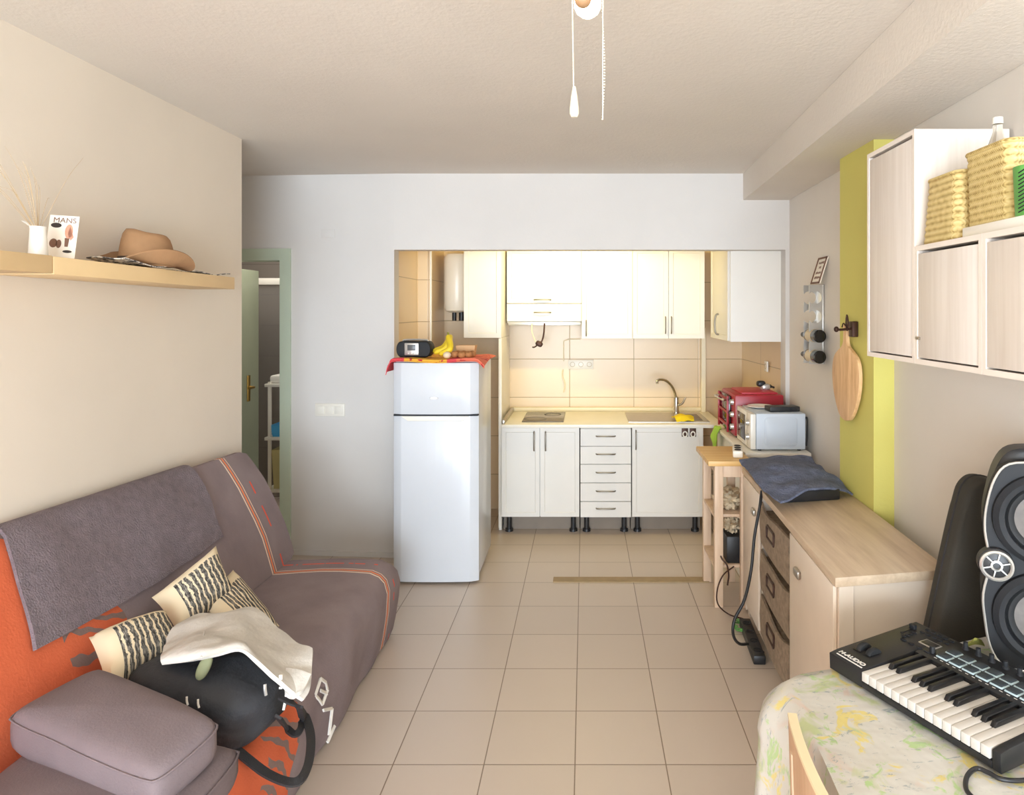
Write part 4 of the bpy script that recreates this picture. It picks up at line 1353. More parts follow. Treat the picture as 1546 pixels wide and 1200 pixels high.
# black box and towel on it
c0 = SB @ V((0.04, 0.86, ZS))
m = Matrix.Translation(c0) @ Matrix.Rotation(0.20, 4, 'Z')
tag(obj('black_case', box(nb(), (0.0, 0.0, 0.0), (0.29, 0.24, 0.055), 0.008, m), 'black'), 'flat black case under the slate blue towel', 'case')
zt = ZS + 0.062
def T(x, y, z):
    p = m @ V((x, y, 0)); return V((p.x, p.y, z))
rows = [
    [P(1116, 697, 3.86), P(1150, 691, 3.93), P(1192, 690, 3.93), P(1222, 690, 3.93)],
    [Pz(1127, 708, ZS + 0.055), Pz(1165, 702, zt + 0.03), Pz(1205, 702, zt + 0.03), Pz(1243, 708, zt)],
    [Pz(1138, 722, ZS + 0.06), Pz(1175, 713, zt + 0.025), Pz(1215, 710, zt + 0.03), Pz(1257, 718, zt)],
    [Pz(1151, 738, zt - 0.008), Pz(1188, 727, zt + 0.012), Pz(1228, 720, zt + 0.016), Pz(1272, 731, ZS + 0.035)],
    [Pz(1178, 757, zt - 0.004), Pz(1215, 744, zt + 0.006), Pz(1252, 736, zt + 0.004), Pz(1287, 748, ZS + 0.010)]]
tw = tag(obj('towel', sheet(nb(), rows, 7, 0.010, 0.022, 9.0, 1.3), 'bluetowel'), 'slate blue towel thrown over the far end of the sideboard', 'towel')
q = P(1246, 742, 3.27)
obj('care_tag', box(nb(), (-0.012, -0.001, -0.03), (0.012, 0.001, 0.012), 0.0, Matrix.Translation(q) @ Matrix.Rotation(0.3, 4, 'Y')), 'tag', tw)

# cables by the sideboard
xfr = lambda y: N0.x + (y - N0.y) * 0.037
pts = [P(1150, 741, 3.44), P(1147, 765, 3.40), P(1139, 810, 3.36), P(1134, 860, 3.33), P(1124, 905, 3.33), P(1109, 935, 3.33), P(1107, 958, 3.33), P(1117, 972, 3.4), Pz(1138, 972, 0.012), Pz(1152, 985, 0.012)]
tag(obj('power_cable', tube(nb(), pts, 0.0075, 10), 'black'), 'thick black cable looping down the sideboard front', 'cable')
pts = [P(1108, 855, 3.97), P(1092, 868, 3.93), P(1083, 890, 3.90), P(1084, 912, 3.88), Pz(1100, 927, 0.01), Pz(1122, 934, 0.01)]
tag(obj('thin_cable', tube(nb(), pts, 0.004, 8), 'iron'), 'thin dark cord hanging from the wooden cart to the floor', 'cord')
t = thing('power_strip', Pz(1140, 965, 0), 'black power strip on the floor against the sideboard', 'power strip')
a, c = Pz(1127, 945, 0.0), Pz(1157, 1004, 0.0)
a.x = 0.885; c.x = 0.862
d_ = (a - c).normalized()
m = basis(c, V((d_.y, -d_.x, 0)), d_, (0, 0, 1))
L_ = (a - c).length
obj('housing', box(nb(), (-0.03, 0, 0), (0.03, L_, 0.045), 0.006, m), 'black', t)
for k in range(4):
    b = lathe(nb(), [(0.02, 0), (0.02, 0.003), (0.017, 0.003), (0.016, 0.0005), (0, 0.0005)], 20, m @ Matrix.Translation(V((0, 0.06 + k * (L_ - 0.1) / 3.2, 0.0448))))
    obj('outlet', b, 'dark_grey', t)
g0 = Pz(1127, 935, 0.055)
b = nb()
pts = []
for i in range(40):
    a_ = i * 0.42
    pts.append(g0 + V((-0.035 + 0.03 * math.cos(a_), 0.06 * math.sin(a_), 0.004 * math.sin(i * 1.3) - 0.045 + 0.0006 * i)))
tag(obj('cable_coil', tube(b, pts, 0.004, 8, 2), 'green_pot'), 'small coil of green cable on the floor by the sideboard', 'cable')

# ------------------------------------------------------------------ wooden cart
cx0, cx1, cy0, cy1 = 0.735, 0.975, 4.0, 4.43
ZK = 0.865
t = thing('wooden_cart', ((cx0 + cx1) / 2, 4.2, 0), 'narrow birch kitchen cart standing by the sideboard', 'cart')
obj('top', box(nb(), (cx0 - 0.012, cy0 - 0.015, ZK - 0.03), (cx1 + 0.008, cy1, ZK), 0.004), 'birch_top', t)
for (x, y) in ((cx0 + 0.05, cy0 + 0.02), (cx1 - 0.035, cy0 + 0.02), (cx0 + 0.05, cy1 - 0.03), (cx1 - 0.035, cy1 - 0.03)):
    obj('leg', box(nb(), (x - 0.022, y - 0.02, 0), (x + 0.028, y + 0.022, ZK - 0.031), 0.003), 'birch', t)
b = nb()
box(b, (cx0 + 0.052, cy0 + 0.03, ZK - 0.1), (cx0 + 0.07, cy1 - 0.04, ZK - 0.031), 0.002)
box(b, (cx1 - 0.05, cy0 + 0.03, ZK - 0.1), (cx1 - 0.032, cy1 - 0.04, ZK - 0.031), 0.002)
box(b, (cx0 + 0.07, cy0 + 0.012, ZK - 0.1), (cx1 - 0.05, cy0 + 0.03, ZK - 0.031), 0.002)
obj('apron', b, 'birch', t)
for z in (0.22, 0.52):
    obj('shelf', box(nb(), (cx0 + 0.03, cy0 + 0.045, z), (cx1 - 0.01, cy1 - 0.055, z + 0.018), 0.002), 'birch', t)
# things on the cart shelves
b = blob(nb(), (0.88, 4.2, 0.595), (0.075, 0.12, 0.055), 2.2, wob=0.55, ws=3.5, seed=2)
tag(obj('paper_bag', b, 'bagpaper'), 'crumpled pale bag on the upper cart shelf', 'bag')
b = box(nb(), (0.845, 4.06, 0.239), (0.955, 4.34, 0.40), 0.01)
tag(obj('black_box', b, 'black'), 'black box on the lower cart shelf', 'box')
b = blob(nb(), (0.895, 4.17, 0.45), (0.05, 0.09, 0.045), 2.2, wob=0.6, ws=4, seed=5)
tag(obj('paper_bag', b, 'bagpaper'), 'small crumpled pale bag on the black box in the cart', 'bag')
pts = [P(1094, 765, 4.08), P(1102, 768, 4.05), P(1108, 760, 4.06), P(1110, 752, 4.08)]
tag(obj('plug_cable', tube(nb(), [(0.79, 4.06, 0.38), (0.80, 4.0, 0.30), (0.83, 3.985, 0.26), (0.842, 3.985, 0.2), (0.835, 3.985, 0.14)], 0.005, 8), 'iron'), 'dark cord with a plug dangling at the cart leg', 'cord')
# white power strip on the cart top
t = thing('power_strip', (0.93, 4.2, ZK), 'white power strip lying on the cart top beside the microwave', 'power strip')
m = basis((0.935, 4.17, ZK), (0.97, -0.2, 0), (0.2, 0.97, 0), (0, 0, 1))
obj('housing', box(nb(), (-0.03, -0.1, 0), (0.03, 0.11, 0.042), 0.008, m), 'plastic_white', t)
for k in range(3):
    b = lathe(nb(), [(0.02, 0), (0.02, 0.003), (0.017, 0.003), (0.016, 0.0005), (0, 0.0005)], 20, m @ Matrix.Translation(V((0, -0.065 + k * 0.065, 0.0418))))
    obj('outlet', b, 'dark_grey', t)

# ------------------------------------------------------------------ left wall shelf
def shelfboard(y0, y1, z0, z1, x, label):
    b = prism(nb(), [(-1.938, y0, z0), (x, y0, z0), (x, y1, z1), (-1.938, y1, z1)], (0, 0, 0.058), 0.002)
    return tag(obj('wall_shelf', b, 'shelf'), label, 'shelf', 'birch shelves on the left wall')
shelfboard(2.205, 3.345, 1.866, 1.852, -1.72, 'pale birch floating shelf carrying the hat')
shelfboard(1.1, 2.2, 1.868, 1.868, -1.72, 'pale birch floating shelf left of the one with the hat')
# hat
hx, hy, hz_ = -1.80, 2.80, 1.922
t = thing('hat', (hx, hy, hz_), 'tan suede hat with curled brim on the birch shelf', 'hat')
mh = Matrix.Translation(V((hx, hy, hz_))) @ Matrix.Rotation(math.radians(68), 4, 'Z') @ Matrix.Diagonal((1.12, 1.0, 1.25, 1))
b = nb()
G = []
for i in range(7):
    s = i / 6
    r = []
    for k in range(49):
        a = 2 * math.pi * k / 48
        rx = 0.098 + (0.17 - 0.098) * s
        ry = 0.078 + (0.135 - 0.078) * s
        zz_ = 0.012 + 0.045 * s * s * abs(math.sin(a)) ** 2 - 0.012 * s * s * abs(math.cos(a)) ** 3
        r.append(V((rx * math.cos(a), ry * math.sin(a), zz_)))
    G.append(r)
grid_solid(b, G, 0.005)
b.transform(mh)
obj('brim', b, 'hat', t)
rings = []
for z, kx, ky in ((0.006, 1.0, 1.0), (0.03, 0.99, 0.99), (0.06, 0.95, 0.93), (0.085, 0.90, 0.86), (0.105, 0.84, 0.78), (0.118, 0.74, 0.66), (0.119, 0.55, 0.45), (0.108, 0.3, 0.2)):
    r = []
    for k in range(48):
        a = 2 * math.pi * k / 48
        x = 0.098 * kx * math.cos(a); y = 0.078 * ky * math.sin(a)
        pin = 0.02 * max(0, z - 0.06) / 0.06 * max(0, math.cos(a)) ** 2
        r.append(V((x, y * (1 - pin * 14 * abs(math.sin(a))), z - pin * 0.9 + 0.006 * math.cos(2 * a) * (z / 0.12))))
    rings.append(r)
b = loft(nb(), rings)
b.transform(mh)
obj('crown', b, 'hat', t, 60)
rings = [[V(((0.0995) * math.cos(2 * math.pi * k / 48) * kx, 0.0795 * math.sin(2 * math.pi * k / 48) * kx, z)) for k in range(48)] for z, kx in ((0.012, 1.005), (0.034, 0.995))]
b = loft(nb(), rings, cap=False)
b.transform(mh)
obj('band', b, 'hat_band', t)
# leaflets under the hat
def leaflets(c, w, d, curl, ang, label):
    m = Matrix.Translation(V(c)) @ Matrix.Rotation(ang, 4, 'Z')
    G = []
    for i in range(9):
        s = i / 8
        G.append([m @ V((-d / 2 + d * k / 6, -w / 2 + w * s, curl * (abs(2 * s - 1) ** 2.5) + 0.004 * math.sin(9 * s + k))) for k in range(7)])
    tag(obj('leaflet', grid_solid(nb(), G, 0.004), 'leaflet'), label, 'leaflet', 'leaflets on the birch shelf')
leaflets((-1.80, 2.73, 1.927), 0.34, 0.15, 0.02, 0.0, 'curled dark leaflets sticking out left of the hat')
leaflets((-1.80, 3.15, 1.917), 0.32, 0.15, 0.006, -0.02, 'flat printed leaflets right of the hat at the shelf end')
# vase, card
t = thing('vase', (-1.84, 2.27, 1.926), 'small white jug at the left end of the shelf', 'vase')
mv = Matrix.Translation(V((-1.795, 2.235, 1.926)))
b = lathe(nb(), [(0, 0), (0.024, 0), (0.027, 0.004), (0.022, 0.09), (0.024, 0.098), (0.022, 0.098), (0.019, 0.088), (0.022, 0.01), (0, 0.008)], 30, mv)
obj('jug_body', b, 'vase', t)
b = prism(nb(), [V((-1.80, 2.222, 2.015)), V((-1.825, 2.200, 2.040)), V((-1.80, 2.212, 2.022))], (0.006, 0.012, 0.0), 0.001)
obj('spout', b, 'vase', t)
random.seed(11)
for k in range(16):
    a = random.uniform(-1.2, 1.0)
    h = random.uniform(0.12, 0.30)
    base_ = V((-1.795, 2.235, 2.0))
    tip = base_ + V((-0.03 + random.uniform(-0.05, 0.03), a * 0.22, h))
    midp = (base_ + tip) / 2 + V((0, a * 0.02, 0.05))
    if k == 0:
        gb = nb()
    tube(gb, [base_, midp, tip], lambda s: 0.0007 * (1 - 0.6 * s) + 0.0002, 5, 5)
o = tag(obj('dried_grass', gb, 'dry'), 'faint wisps of dried grass standing in the white jug', 'dried grass')
o['kind'] = 'stuff'
t = thing('postcard', (-1.84, 2.36, 1.926), 'white illustrated card with printed figure leaning on the wall shelf', 'card')
pa, pbb, pc, pd = P(71, 383, 2.34), P(109, 385, 2.36), P(106, 318, 2.38), P(66, 318, 2.36)
xd = (pbb - pa).normalized()
yd = (pd - pa); yd = (yd - xd * yd.dot(xd)).normalized()
wd, hd = 0.088, 0.152
m = basis((pa + pbb) / 2 + yd * hd / 2, xd, yd, xd.cross(yd))
m.translation.z = 1.928 + hd / 2
obj('card_sheet', box(nb(), (-wd / 2, -hd / 2, -0.0015), (wd / 2, hd / 2, 0.0015), 0.0, m), 'paper', t)
b = text(nb(), 'MANS', 0.026, m @ Matrix.Translation(V((0.002, 0.058, 0.002))), 0.0004)
obj('lettering', b, 'ink_brown', t)
def dec(poly, mat, nm):
    obj(nm, prism(nb(), [m @ V((x, y, 0.0016)) for x, y in poly], (m.to_3x3() @ V((0, 0, 0.0006)))), mat, t, smooth=False)
ell = lambda cx_, cy_, rx, ry: [(cx_ + rx * math.cos(a), cy_ + ry * math.sin(a)) for a in [i * math.pi / 8 for i in range(16)]]
dec(ell(-0.022, 0.04, 0.016, 0.009), 'ink', 'print')
dec(ell(0.018, 0.02, 0.012, 0.026), 'ink_pink', 'print')
dec([(0.02, 0.04), (0.034, 0.0), (0.026, -0.012), (0.016, 0.01)], 'ink_pink', 'print')
dec([(0.008, -0.004), (0.022, -0.004), (0.02, -0.035), (0.01, -0.035)], 'ink_brown', 'print')
dec(ell(0.02, -0.052, 0.014, 0.005), 'ink', 'print')
dec(ell(-0.024, -0.024, 0.012, 0.016), 'ink_brown', 'print')
dec(ell(-0.008, -0.026, 0.008, 0.015), 'ink_brown', 'print')

# ------------------------------------------------------------------ sofa
def brest(Y, s):
    """front face of the backrest: s = 0 at the seat, 1 at the top edge"""
    k = (Y - 2.2) / (3.72 - 2.2)
    lo = V((-1.60 + 0.02 * k, Y, 0.41))
    hi = V((-1.875 + 0.035 * k, Y, 1.015 - 0.045 * k))
    p = lo.lerp(hi, s)
    bul = 0.035 * math.sin(math.pi * min(1, max(0, s)))
    p += V((0.9, 0, 0.4)) * bul
    p += V((0.012, 0, 0.004)) * noise.noise(V((Y * 2.3, s * 2.5, 3.1)))
    return p
t = thing('sofa', (-1.45, 2.5, 0), 'sofa bed with grey brown cover printed orange along the left wall', 'sofa')
YN, YFAR = 1.15, 3.72
rings = []
n = 44
for i in range(n + 1):
    Y = YN + (YFAR - YN) * i / n
    k = (Y - 2.2) / 1.52
    e = min(1.0, (YFAR - Y) / 0.05, (Y - YN) / 0.05)
    sh = 0.6 + 0.4 * math.sqrt(max(0, min(1, e)))
    r = [brest(Y, s) for s in (0.0, 0.15, 0.3, 0.45, 0.6, 0.75, 0.88, 0.96)]
    hi = brest(Y, 1.0)
    r += [hi + V((-0.012, 0, 0.014)), hi + V((-0.04, 0, 0.012))]
    wl = -1.932
    r += [V((max(wl, hi.x - 0.065), Y, hi.z - 0.03)), V((wl + 0.06, Y, 0.62)), V((-1.76, Y, 0.36)), V((-1.68, Y, 0.34))]
    c = sum(r, V((0, 0, 0))) / len(r)
    r = [c + (p - c) * (0.94 + 0.06 * (sh - 0.6) / 0.4) for p in r]
    for p in r:
        p.y = Y
    rings.append(r)
obj('backrest', loft(nb(), rings), 'sofa_back', t, 50)
rings = []
def stop(X, Y):
    return 0.405 + 0.02 * math.sin((X + 1.6) / 0.6 * math.pi) + 0.012 * noise.noise(V((X * 4, Y * 3, 0.5)))
for i in range(n + 1):
    Y = YN + (YFAR - 0.02 - YN) * i / n
    r = [V((x, Y, stop(x, Y))) for x in (-1.66, -1.56, -1.45, -1.34, -1.24, -1.15, -1.09)]
    wv = 0.012 * noise.noise(V((0, Y * 4, 2.2)))
    r += [V((-1.045, Y, 0.395)), V((-1.015 + wv, Y, 0.365)), V((-1.0 + wv, Y, 0.31)), V((-1.005 + wv * 1.5, Y, 0.2)), V((-1.02 + wv * 2, Y, 0.09)), V((-1.035 + wv * 2, Y, 0.02)), V((-1.06, Y, 0.02)), V((-1.66, Y, 0.12))]
    e = min(1.0, (YFAR - 0.02 - Y) / 0.05, (Y - YN) / 0.05)
    sh = math.sqrt(max(0, min(1, e)))
    for p in r:
        if p.z > 0.3:
            p.z -= 0.03 * (1 - sh)
    rings.append(r)
obj('seat', loft(nb(), rings), 'sofa_seat', t, 50)
b = nb()
for y in (1.4, 3.5):
    for x in (-1.58, -1.14):
        cyl(b, (x, y, 0), (x, y, 0.13), 0.025)
obj('feet', b, 'black', t)
# letters on the front border
def letter(ch, u, v, D, rotdeg, size):
    q = P(u, v, D)
    o = V((-1.0, q.y, q.z))
    a = math.radians(rotdeg)
    xdir = V((0, math.cos(a), math.sin(a)))
    ydir = V((0, -math.sin(a), math.cos(a)))
    return text(nb(), ch, size, basis(o, xdir, ydir, V((1, 0, 0))), 0.002, 0.004)
b = nb()
def flatletter(strokes, o, xd, yd, nrm, w=0.013):
    for pts in strokes:
        tube(b, [o + xd * x + yd * y for x, y in pts], 0, 4, 0, flat=(w, 0.003, nrm))
xd_ = V((-0.72, -0.25, 0.45)).normalized()
def seatpt(u, v):
    """point of the rolled front edge seen at this place"""
    best = None
    for i in range(60):
        s = i / 59
        if s < 0.35:
            X, Z = -1.12 + (0.075) * s / 0.35, 0.412 - 0.012 * s / 0.35
        else:
            k = (s - 0.35) / 0.65
            X, Z = -1.045 + 0.045 * math.sin(k * math.pi / 2), 0.40 - 0.36 * k * k
        Y = FPX * (EYE - Z) / (v - CY)
        du = abs(CX + X * FPX / Y - u)
        if best is None or du < best[0]:
            best = (du, V((X + 0.008, Y - 0.002, Z + 0.008)))
    return best[1]
def strokes_px(list_of):
    for pts in list_of:
        pp_ = [seatpt(u, v) for u, v in pts]
        nn_ = V((0.8, -0.1, 0.6))
        tube(b, pp_, 0, 4, 0, flat=(0.0055, 0.003, nn_))
strokes_px([[(481, 1027), (488, 1033), (493, 1044)], [(493, 1044), (485, 1066)], [(474, 1052), (477, 1058), (485, 1066)], [(474, 1052), (481, 1027)], [(480, 1045), (490, 1050)],
            [(486, 1075), (500, 1072)], [(500, 1072), (493, 1112)], [(493, 1123), (504, 1098)]])
lt = obj('lettering', b, 'tag', t); lt['label'] = 'cream letters printed on the front border'

# plush throw over the backrest
G = []
rowsn, colsn = 30, 44
for i in range(rowsn + 1):
    s = i / rowsn
    r = []
    for k in range(colsn + 1):
        q = k / colsn
        yl = 2.20 - 0.12 * s
        yr = 3.19 - 0.04 * s + 0.015 * math.sin(5 * s)
        Y = yl + (yr - yl) * q
        smin = 0.45 - 0.03 * math.sin(q * 3.1) + 0.02 * q
        if s < 0.12:
            a = (0.12 - s) / 0.12
            hi = brest(Y, 1.0)
            p = hi + V((-0.045 * a, 0, 0.028 + 0.004 * math.sin(a * 3)))
        else:
            ss = 1.0 - (s - 0.12) / 0.88 * (1.0 - smin)
            p = brest(Y, ss) + V((0.014, -0.002, 0.012)) + V((0.012, 0, 0)) * noise.noise(V((Y * 6, ss * 3, 9)))
        r.append(p)
    G.append(r)
tag(obj('throw_blanket', grid_solid(nb(), G, 0.012), 'throw'), 'plush grey throw hung over the sofa backrest', 'blanket')

# grey cushions at the near end
def slabcushion(name, c, th, label, mat, e=0.03, group=None):
    """box cushion with rounded edges over four top corners"""
    c = [V(p) for p in c]
    n = 16
    rings = []
    cen = sum(c, V((0, 0, 0))) / 4
    def ring(k, dz):
        pts = []
        for a in range(4):
            p, q = c[a], c[(a + 1) % 4]
            for i in range(n):
                s = i / n
                w = p.lerp(q, s)
                # rounded corners and a gentle bow of each side
                d = (w - cen)
                f = 1 - 0.05 * (abs(2 * s - 1) ** 6) + 0.02 * math.sin(math.pi * s)
                w = cen + d * f * k
                w.z = w.z + dz + 0.006 * noise.noise(w * 5)
                pts.append(w)
        return pts
    for k, dz in ((0.05, 0.02), (0.4, 0.018), (0.7, 0.012), (0.88, 0.004), (0.95, -0.006), (0.985, -0.02), (1.0, -0.04), (1.0, -th / 2), (1.0, -th + 0.03), (0.98, -th + 0.012), (0.94, -th), (0.5, -th), (0.05, -th)):
        rings.append(ring(k, dz))
    o = obj(name, loft(nb(), rings), mat, None, 60)
    tag(o, label, 'cushion', group)
    b = nb()
    pts = [p for p in ring(1.004, -0.022)]
    tube(b, pts + [pts[0]], 0.003, 6, 0)
    s_ = obj('seam', b, mat, o)
    return o
GR = 'plain mauve grey cushions at the near end of the sofa'
slabcushion('seat_cushion', [(-1.55, 1.62, 0.535), (-0.985, 1.42, 0.535), (-0.955, 1.915, 0.535), (-1.55, 1.99, 0.535)], 0.105, 'flat mauve grey cushion, lower one of the two by the black bag', 'cushion_grey', group=GR)
slabcushion('seat_cushion', [(-1.585, 1.86, 0.655), (-1.035, 1.635, 0.63), (-0.975, 1.83, 0.655), (-1.49, 2.075, 0.675)], 0.11, 'plump mauve grey cushion on top of the flat one by the black bag', 'cushion_grey', group=GR)

# striped cushions
def pil(c, th, label):
    tag(obj('throw_pillow', pillow(nb(), c, th), 'pillow'), label, 'pillow', 'cream pillows with ragged black stripes')
pil([P(134, 962, 2.23), P(250, 922, 2.44), P(282, 985, 2.36), P(160, 1040, 2.06)], 0.13, 'cream striped pillow nearest the mauve cushions')
pil([P(229, 902, 2.52), P(326, 824, 2.78), P(356, 893, 2.70), P(270, 960, 2.46)], 0.12, 'cream striped pillow standing highest above the pale jacket')
pil([P(298, 905, 2.62), P(352, 860, 2.84), P(422, 945, 2.70), P(372, 985, 2.48)], 0.10, 'cream striped pillow lying half under the pale jacket')

# bag
t = thing('duffel_bag', (-1.17, 2.2, 0.42), 'black sports bag lying on the sofa seat', 'bag')
mb = Matrix.Rotation(math.radians(-14), 4, 'Z') @ Matrix.Rotation(math.radians(3), 4, 'Y')
b = blob(nb(), (-1.205, 2.19, 0.525), (0.235, 0.15, 0.112), 3.4, 40, 26, mb, wob=0.08, ws=2.2, seed=4)
for v in b.verts:
    v.co.z = max(v.co.z, stop(v.co.x, v.co.y) + 0.004)
obj('bag_body', b, 'bag', t, 80)
b = nb()
q = P(400, 1037, 2.02)
tube(b, [q + V((0, 0, 0.008)), q + V((0.002, -0.004, -0.004)), q + V((0.005, -0.004, -0.022))], 0.0045, 8, 4)
z_ = obj('zip_pull', b, 'silver', t)
b = nb()
for (u, v, w) in ((424, 1022, 9), (427, 1032, 5), (424, 1038, 4)):
    q = P(u, v, 2.065)
    box(b, q - V((0.005, 0.003, w * 0.0008)), q + V((0.005, 0.003, w * 0.0008)), 0.001)
obj('logo_mark', b, 'tag', t)
b = nb()
q = P(303, 1012, 2.03)
blob(b, q + V((0, 0.018, 0)), (0.018, 0.012, 0.042), 2.2, mat=Matrix.Rotation(0.45, 4, 'Y'))
o = obj('patch', b, 'olive', t); o['label'] = 'olive green patch on the bag'
for (u, v) in ((282, 1058), (299, 1062)):
    q = P(u, v, 2.0)
    obj('cord_end', tube(nb(), [q + V((0, 0, 0.012)), q, q + V((0.003, 0, -0.012))], 0.003, 8, 3), 'tag', t)
def lay(u, v, dz=0.010):
    for it in range(3):
        q = Pz(u, v, 0.418 + dz)
    q = seatpt2(u, v, dz)
    return q
def seatpt2(u, v, dz):
    z = 0.42
    for it in range(6):
        q = Pz(u, v, z + dz)
        X = min(q.x, -1.09)
        z = stop(X, q.y)
        if q.x > -1.09:
            z -= min(0.05, (q.x + 1.09) * 0.35)
    return Pz(u, v, z + dz)
s1 = [P(424, 1050, 2.12), P(445, 1062, 2.12), lay(459, 1078, 0.02), lay(468, 1104, 0.012), lay(469, 1130, 0.012), lay(464, 1158, 0.012), lay(452, 1178, 0.012), lay(432, 1180), lay(402, 1167), lay(374, 1146), lay(350, 1126, 0.02)]
obj('shoulder_strap', tube(nb(), s1, 0, 4, 6, flat=(0.013, 0.004, (0.35, -0.25, 0.9))), 'strap', t)
s2 = [P(420, 1082, 2.1), lay(432, 1098, 0.012), lay(444, 1108, 0.012), lay(453, 1102, 0.012), lay(456, 1085, 0.02), P(452, 1066, 2.14)]
obj('carry_handle', tube(nb(), s2, 0, 4, 6, flat=(0.011, 0.004, (0.35, -0.25, 0.9))), 'strap', t)
s3 = [P(430, 1028, 2.14), P(432, 1048, 2.12), P(428, 1072, 2.10)]
obj('piping', tube(nb(), s3, 0.004, 8, 5), 'tag', t)

# pale jacket thrown over the bag
rows = [
    [P(252, 966, 2.27), P(288, 932, 2.40), P(328, 922, 2.44), P(370, 920, 2.44), P(408, 943, 2.38), P(442, 966, 2.32), P(473, 983, 2.26)],
    [P(247, 975, 2.20), P(286, 945, 2.30), P(326, 936, 2.34), P(368, 938, 2.33), P(404, 962, 2.27), P(440, 988, 2.23), P(471, 1004, 2.20)],
    [P(244, 986, 2.13), P(285, 962, 2.18), P(326, 955, 2.21), P(368, 957, 2.21), P(398, 980, 2.16), P(432, 1006, 2.15), P(470, 1026, 2.15)],
    [P(243, 996, 2.07), P(287, 982, 2.06), P(328, 975, 2.08), P(368, 973, 2.09), P(392, 996, 2.08), P(425, 1024, 2.09), P(466, 1044, 2.11)],
    [P(244, 1004, 2.06), P(290, 998, 2.035), P(330, 991, 2.045), P(366, 984, 2.06), P(398, 1010, 2.05), P(428, 1036, 2.06), P(459, 1056, 2.08)]]
jk = obj('jacket', sheet(nb(), rows, 6, 0.012, 0.026, 9.5, 2.0), 'garment', None, 70)
tag(jk, 'pale beige jacket thrown over the black bag', 'jacket')
rows = [[P(432, 1010, 2.15), P(452, 1014, 2.15), P(470, 1020, 2.14)], [P(428, 1028, 2.11), P(442, 1034, 2.10), P(458, 1042, 2.09)], [P(432, 1048, 2.075), P(440, 1055, 2.07), P(447, 1050, 2.065)]]
obj('sleeve', sheet(nb(), rows, 6, 0.012, 0.006, 14), 'garment', jk, 70)
b = tube(nb(), [P(309, 953, 2.195), P(305, 970, 2.115), P(304, 992, 2.03)], 0.0025, 6, 6)
obj('seam', b, 'garment', jk)

# ------------------------------------------------------------------ table, cloth, chair
TZ = 0.74
def trapez():
    A, B, C, D = V((0.56, 1.85, 0)), V((1.40, 2.15, 0)), V((1.40, 0.85, 0)), V((0.50, 0.85, 0))
    return A, B, C, D
A, B_, C_, D_ = trapez()
def outline(off, r):
    cs = [A, B_, C_, D_]
    cen = sum(cs, V((0, 0, 0))) / 4
    pts = []
    for i in range(4):
        p0, p1, p2 = cs[i - 1], cs[i], cs[(i + 1) % 4]
        d0, d1 = (p0 - p1).normalized(), (p2 - p1).normalized()
        rr = r if i == 0 else 0.04
        for k in range(9):
            s = k / 8
            a = p1 + d0 * rr; c = p1 + d1 * rr
            q = a * (1 - s) ** 2 + p1 * 2 * s * (1 - s) + c * s * s
            pts.append(q)
        L = (p2 - p1).length
        m_ = 16
        for k in range(1, m_):
            s = (rr + (L - rr - 0.04) * k / m_) / L
            pts.append(p1.lerp(p2, s))
    out_ = []
    N = len(pts)
    for i, p in enumerate(pts):
        d = (pts[(i + 1) % N] - pts[i - 1])
        nrm_ = V((d.y, -d.x, 0)).normalized()
        if nrm_.dot(p - cen) < 0:
            nrm_ = -nrm_
        out_.append((p + nrm_ * off, nrm_, i / N))
    return out_
t = thing('dining_table', (0.92, 1.5, 0), 'dining table hidden under the floral oilcloth', 'table')
o_ = outline(0, 0.06)
obj('table_top', prism(nb(), [V((p.x, p.y, TZ - 0.03)) for p, _, _ in o_], (0, 0, 0.03)), 'birch_top', t)
for (x, y) in ((0.62, 1.75), (1.24, 2.02), (0.60, 0.95), (1.24, 0.95)):
    obj('leg', box(nb(), (x - 0.025, y - 0.025, 0), (x + 0.025, y + 0.025, TZ - 0.031), 0.003), 'birch', t)
# oilcloth: flat top, rounded edge and a hanging skirt with folds
rings = []
base = outline(0, 0.06)
cen = sum((p for p, _, _ in base), V((0, 0, 0))) / len(base)
for k in (0.02, 0.25, 0.5, 0.75, 0.9, 0.98):
    rings.append([V((cen.x + (p.x - cen.x) * k, cen.y + (p.y - cen.y) * k, TZ + 0.004 + 0.0025 * noise.noise(V((p.x * k * 9, p.y * k * 9, 1))))) for p, _, _ in base])
drop = 0.30
for j in range(13):
    s = j / 12
    r = []
    for i, (p, nm, q) in enumerate(base):
        dA = (p - A).length
        flare = 0.085 * math.exp(-(dA / 0.16) ** 2)
        sup = min(1, dA / 0.3)
        fold = (0.012 * math.sin(q * 2 * math.pi * 26) + 0.012) * s * (0.25 if nm.x < -0.6 and dA > 0.25 else 1)
        if nm.x < -0.6 and dA > 0.25:
            fold *= 0.4
        off = 0.006 + 0.006 * math.sin(min(1, s * 6) * math.pi / 2) + fold + flare * math.sin(min(1, s * 2.2 + 0.08) * math.pi * 0.62)
        z = TZ + 0.004 - (0.004 * s if j == 0 else drop * s * (1 + 0.1 * math.exp(-(dA / 0.2) ** 2)))
        r.append(V((p.x + nm.x * off, p.y + nm.y * off, z)))
    rings.append(r)
tt = bmesh.new()
RR = [[tt.verts.new(p) for p in r] for r in rings]
for a_, c_ in zip(RR[:-1], RR[1:]):
    nn2 = len(a_)
    for k in range(nn2):
        tt.faces.new((a_[k], a_[(k + 1) % nn2], c_[(k + 1) % nn2], c_[k]))
tt.faces.new(RR[0][::-1])
bmesh.ops.recalc_face_normals(tt, faces=tt.faces)
tag(obj('tablecloth', tt, 'oilcloth', None, 70), 'floral oilcloth draped over the table by the keyboard', 'tablecloth')
TZ += 0.008

